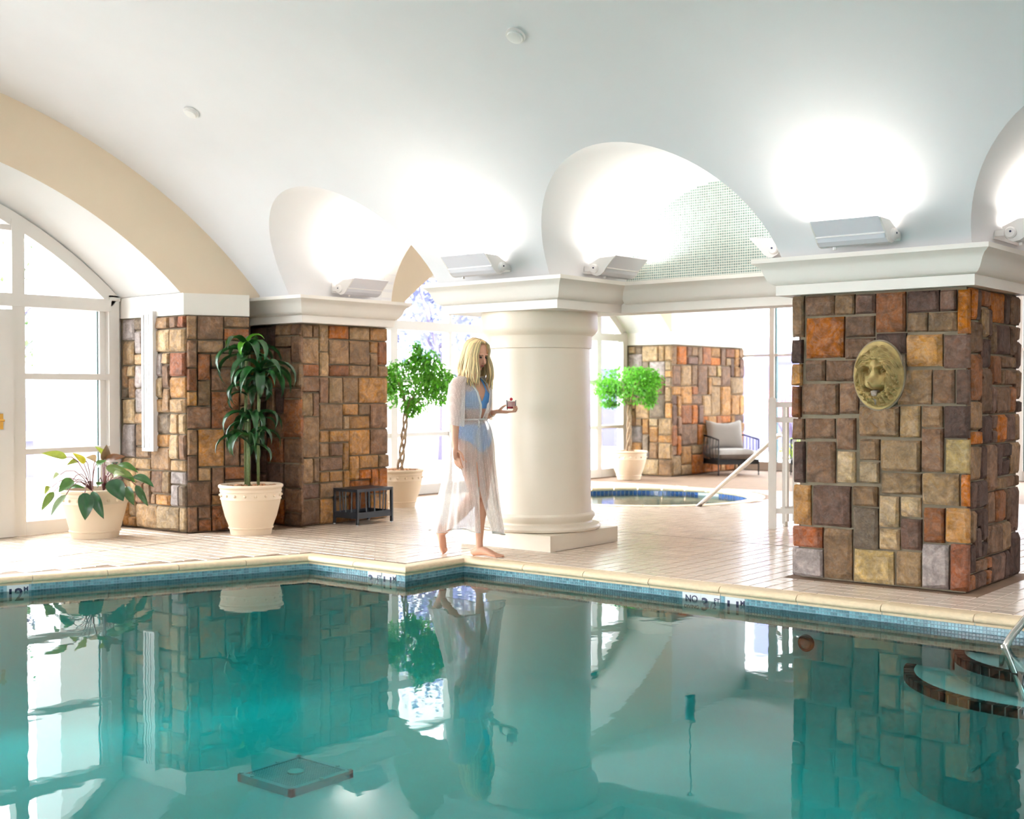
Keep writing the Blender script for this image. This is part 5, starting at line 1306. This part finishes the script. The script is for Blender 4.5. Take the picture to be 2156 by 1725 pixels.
# robe
def robe_r(z, th):
    """plan radii of the robe at height z, direction th (0 = ahead)"""
    c, s = math.cos(th), math.sin(th)
    keys = [(1.43, .060, .085, -.012), (1.38, .090, .165, -.012), (1.30, .138, .182, -.004), (1.20, .136, .172, .0), (1.09, .092, .134, .0), (1.05, .118, .165, -.004), (1.00, .134, .188, -.008), (.90, .148, .204, -.012), (.75, .168, .20, -.02), (.55, .215, .215, -.035), (.35, .27, .235, -.055), (.17, .335, .255, -.075)]
    for (z0, a0, b0, d0), (z1, a1, b1, d1) in zip(keys[:-1], keys[1:]):
        if z <= z0 and z >= z1:
            t = (z0 - z) / (z0 - z1); a = lerp(a0, a1, t); b = lerp(b0, b1, t); d = lerp(d0, d1, t); break
    else: a, b, d = keys[-1][1:] if z < .2 else keys[0][1:]
    pl = 0
    if z < 1.07: k = min(1, (1.07 - z) / .25); pl = (.010 + .022 * (1.07 - z)) * k * (math.sin(13 * th + 2.2 * math.sin(2 * th)) * .6 + .4 * math.sin(21 * th + 1.0))
    elif z < 1.2: pl = .005 * math.sin(17 * th)
    return Vector(((a + pl) * c + d, (b + pl) * s, z))
rb = MB(); nth = 150
zs = [1.43, 1.405, 1.38, 1.34, 1.30, 1.25, 1.20, 1.15, 1.11, 1.09]
rows = []
for z in zs:
    gap = lerp(.10, .62, ((z - 1.09) / .34) ** .9); rows.append([tuple(robe_r(z, lerp(gap, 2 * PI - gap, k / nth))) for k in range(nth + 1)])
rb.grid(rows)
def hem(th): return .185 + .075 * math.exp(-((th + 1.15) / .45) ** 2) + .035 * math.cos(th * 3 + .6) * .6
SL = -.42                                                       # side slit, towards the camera
rows = []
for i in range(27):
    u = i / 26; r_ = []
    for k in range(nth + 1):
        th = lerp(SL, SL + 2 * PI, k / nth); thw = th - 2 * PI if th > PI else th
        z = lerp(1.088, hem(thw), u); op = max(0, u - .62) / .38 * .16
        th2 = lerp(SL + op, SL + 2 * PI - op, k / nth); p = robe_r(z, th2); r_.append(tuple(p))
    rows.append(r_)
rb.grid(rows)
# kimono sleeves
for s, P in ((-1, [(-.008, -.085, 1.432, .050, .030), (-.006, -.135, 1.415, .062, .050), (-.005, -.172, 1.36, .074, .056), (.0, -.190, 1.27, .082, .052), (.002, -.204, 1.18, .088, .052), (.0, -.212, 1.10, .094, .052), (-.004, -.216, 1.055, .097, .05)]), (1, [(-.008, .085, 1.432, .05, .03), (-.006, .135, 1.415, .062, .05), (-.03, .178, 1.34, .076, .056), (-.055, .20, 1.25, .084, .052), (-.07, .212, 1.17, .090, .05), (-.075, .215, 1.10, .092, .05)])):
    rows = []
    for i, (x, y, z, a, b) in enumerate(P):
        rows.append([(x + (a + .004 * math.sin(9 * 2 * PI * k / 40)) * math.cos(2 * PI * k / 40), y + b * math.sin(2 * PI * k / 40), z + (.02 * math.cos(2 * PI * k / 40) * (-1) if i == len(P) - 1 else 0)) for k in range(41)])
    rb.grid(rows)
rb.build('robe', M_ROBE, wo, smooth=True)
# braided edges: neckline, hem, belt with tassels
tr_ = MB()
for s in (-1, 1):
    pts = []
    for z in zs:
        gap = lerp(.10, .62, ((z - 1.09) / .34) ** .9); pts.append(robe_r(z, s * gap) * 1.0)
    tr_.tube(pts, [(.011, .003)] * len(pts), 6)
pts = [robe_r(hem(th), th + 0) for th in [SL + .2 + (2 * PI - .4) * k / 90 for k in range(91)] for th in [th if th <= PI else th - 2 * PI]]
tr_.tube(pts, [(.003, .012)] * len(pts), 5); tr_.build('trim_braid', M_ROBEB, wo, smooth=True)
bl = MB(); bl.tube([Vector((.094 * math.cos(2 * PI * k / 40), .138 * math.sin(2 * PI * k / 40), 1.088)) for k in range(41)], .0085, 8, cap=False)
for k, (dx, dy, ln) in enumerate(((.012, -.03, .13), (.02, -.015, .17))):
    a = Vector((.09, -.035, 1.088)); e = a + Vector((dx, dy, -ln)); bl.tube([a, a + Vector((.025, dy * .5, -ln * .3)), e], .004, 6)
    bl.tube([e, e + Vector((0, 0, -.02)), e + Vector((.002, 0, -.05))], [.006, .013, .016], 8)
bl.tube([Vector((.09, -.035, 1.088)), Vector((.12, -.05, 1.07)), Vector((.115, -.06, 1.03)), Vector((.095, -.045, 1.06))], .005, 6)
bl.build('belt', M_ROBEB, wo, smooth=True)
br = MB().tube([Vector((.055, .183, 1.132)) + Vector((.004 * math.cos(a), .026 * math.cos(a), .026 * math.sin(a))) + Vector((-.006 * math.sin(a), 0, 0)) for a in [2 * PI * k / 24 for k in range(25)]], .003, 6, cap=False); br.build('bracelet', M_ROBEB, wo, smooth=True)
for x, y, z in ((.264, -.020, .016),): pass
# drink in her left hand
gl = thing('drink_glass', 'short glass of pink drink topped with a cherry in the woman\'s hand', 'glass', WB + GL)
M_CUP = M_PANE
MB().lathe([(.001, 0), (.033, 0), (.036, .004), (.039, .075), (.0375, .075), (.034, .008), (.001, .008)], seg=28, cap=False).build('tumbler', M_CUP, gl, smooth=40)
MB().lathe([(.001, .009), (.0335, .009), (.0345, .024), (.001, .024)], seg=24, cap=False).build('syrup', mat('red_syrup', rgb(200, 30, 50), .3, trans=.4), gl, smooth=40)
MB().lathe([(.001, .0245), (.0345, .0245), (.037, .066), (.001, .068)], seg=24, cap=False).build('drink', mat('pink_drink', rgb(248, 206, 204), .4, trans=.4), gl, smooth=40)
ch = MB().sphere((.0, 0, .083), .0125, 14, 10).build('cherry', mat('cherry', rgb(190, 16, 34), .2), gl, smooth=True)
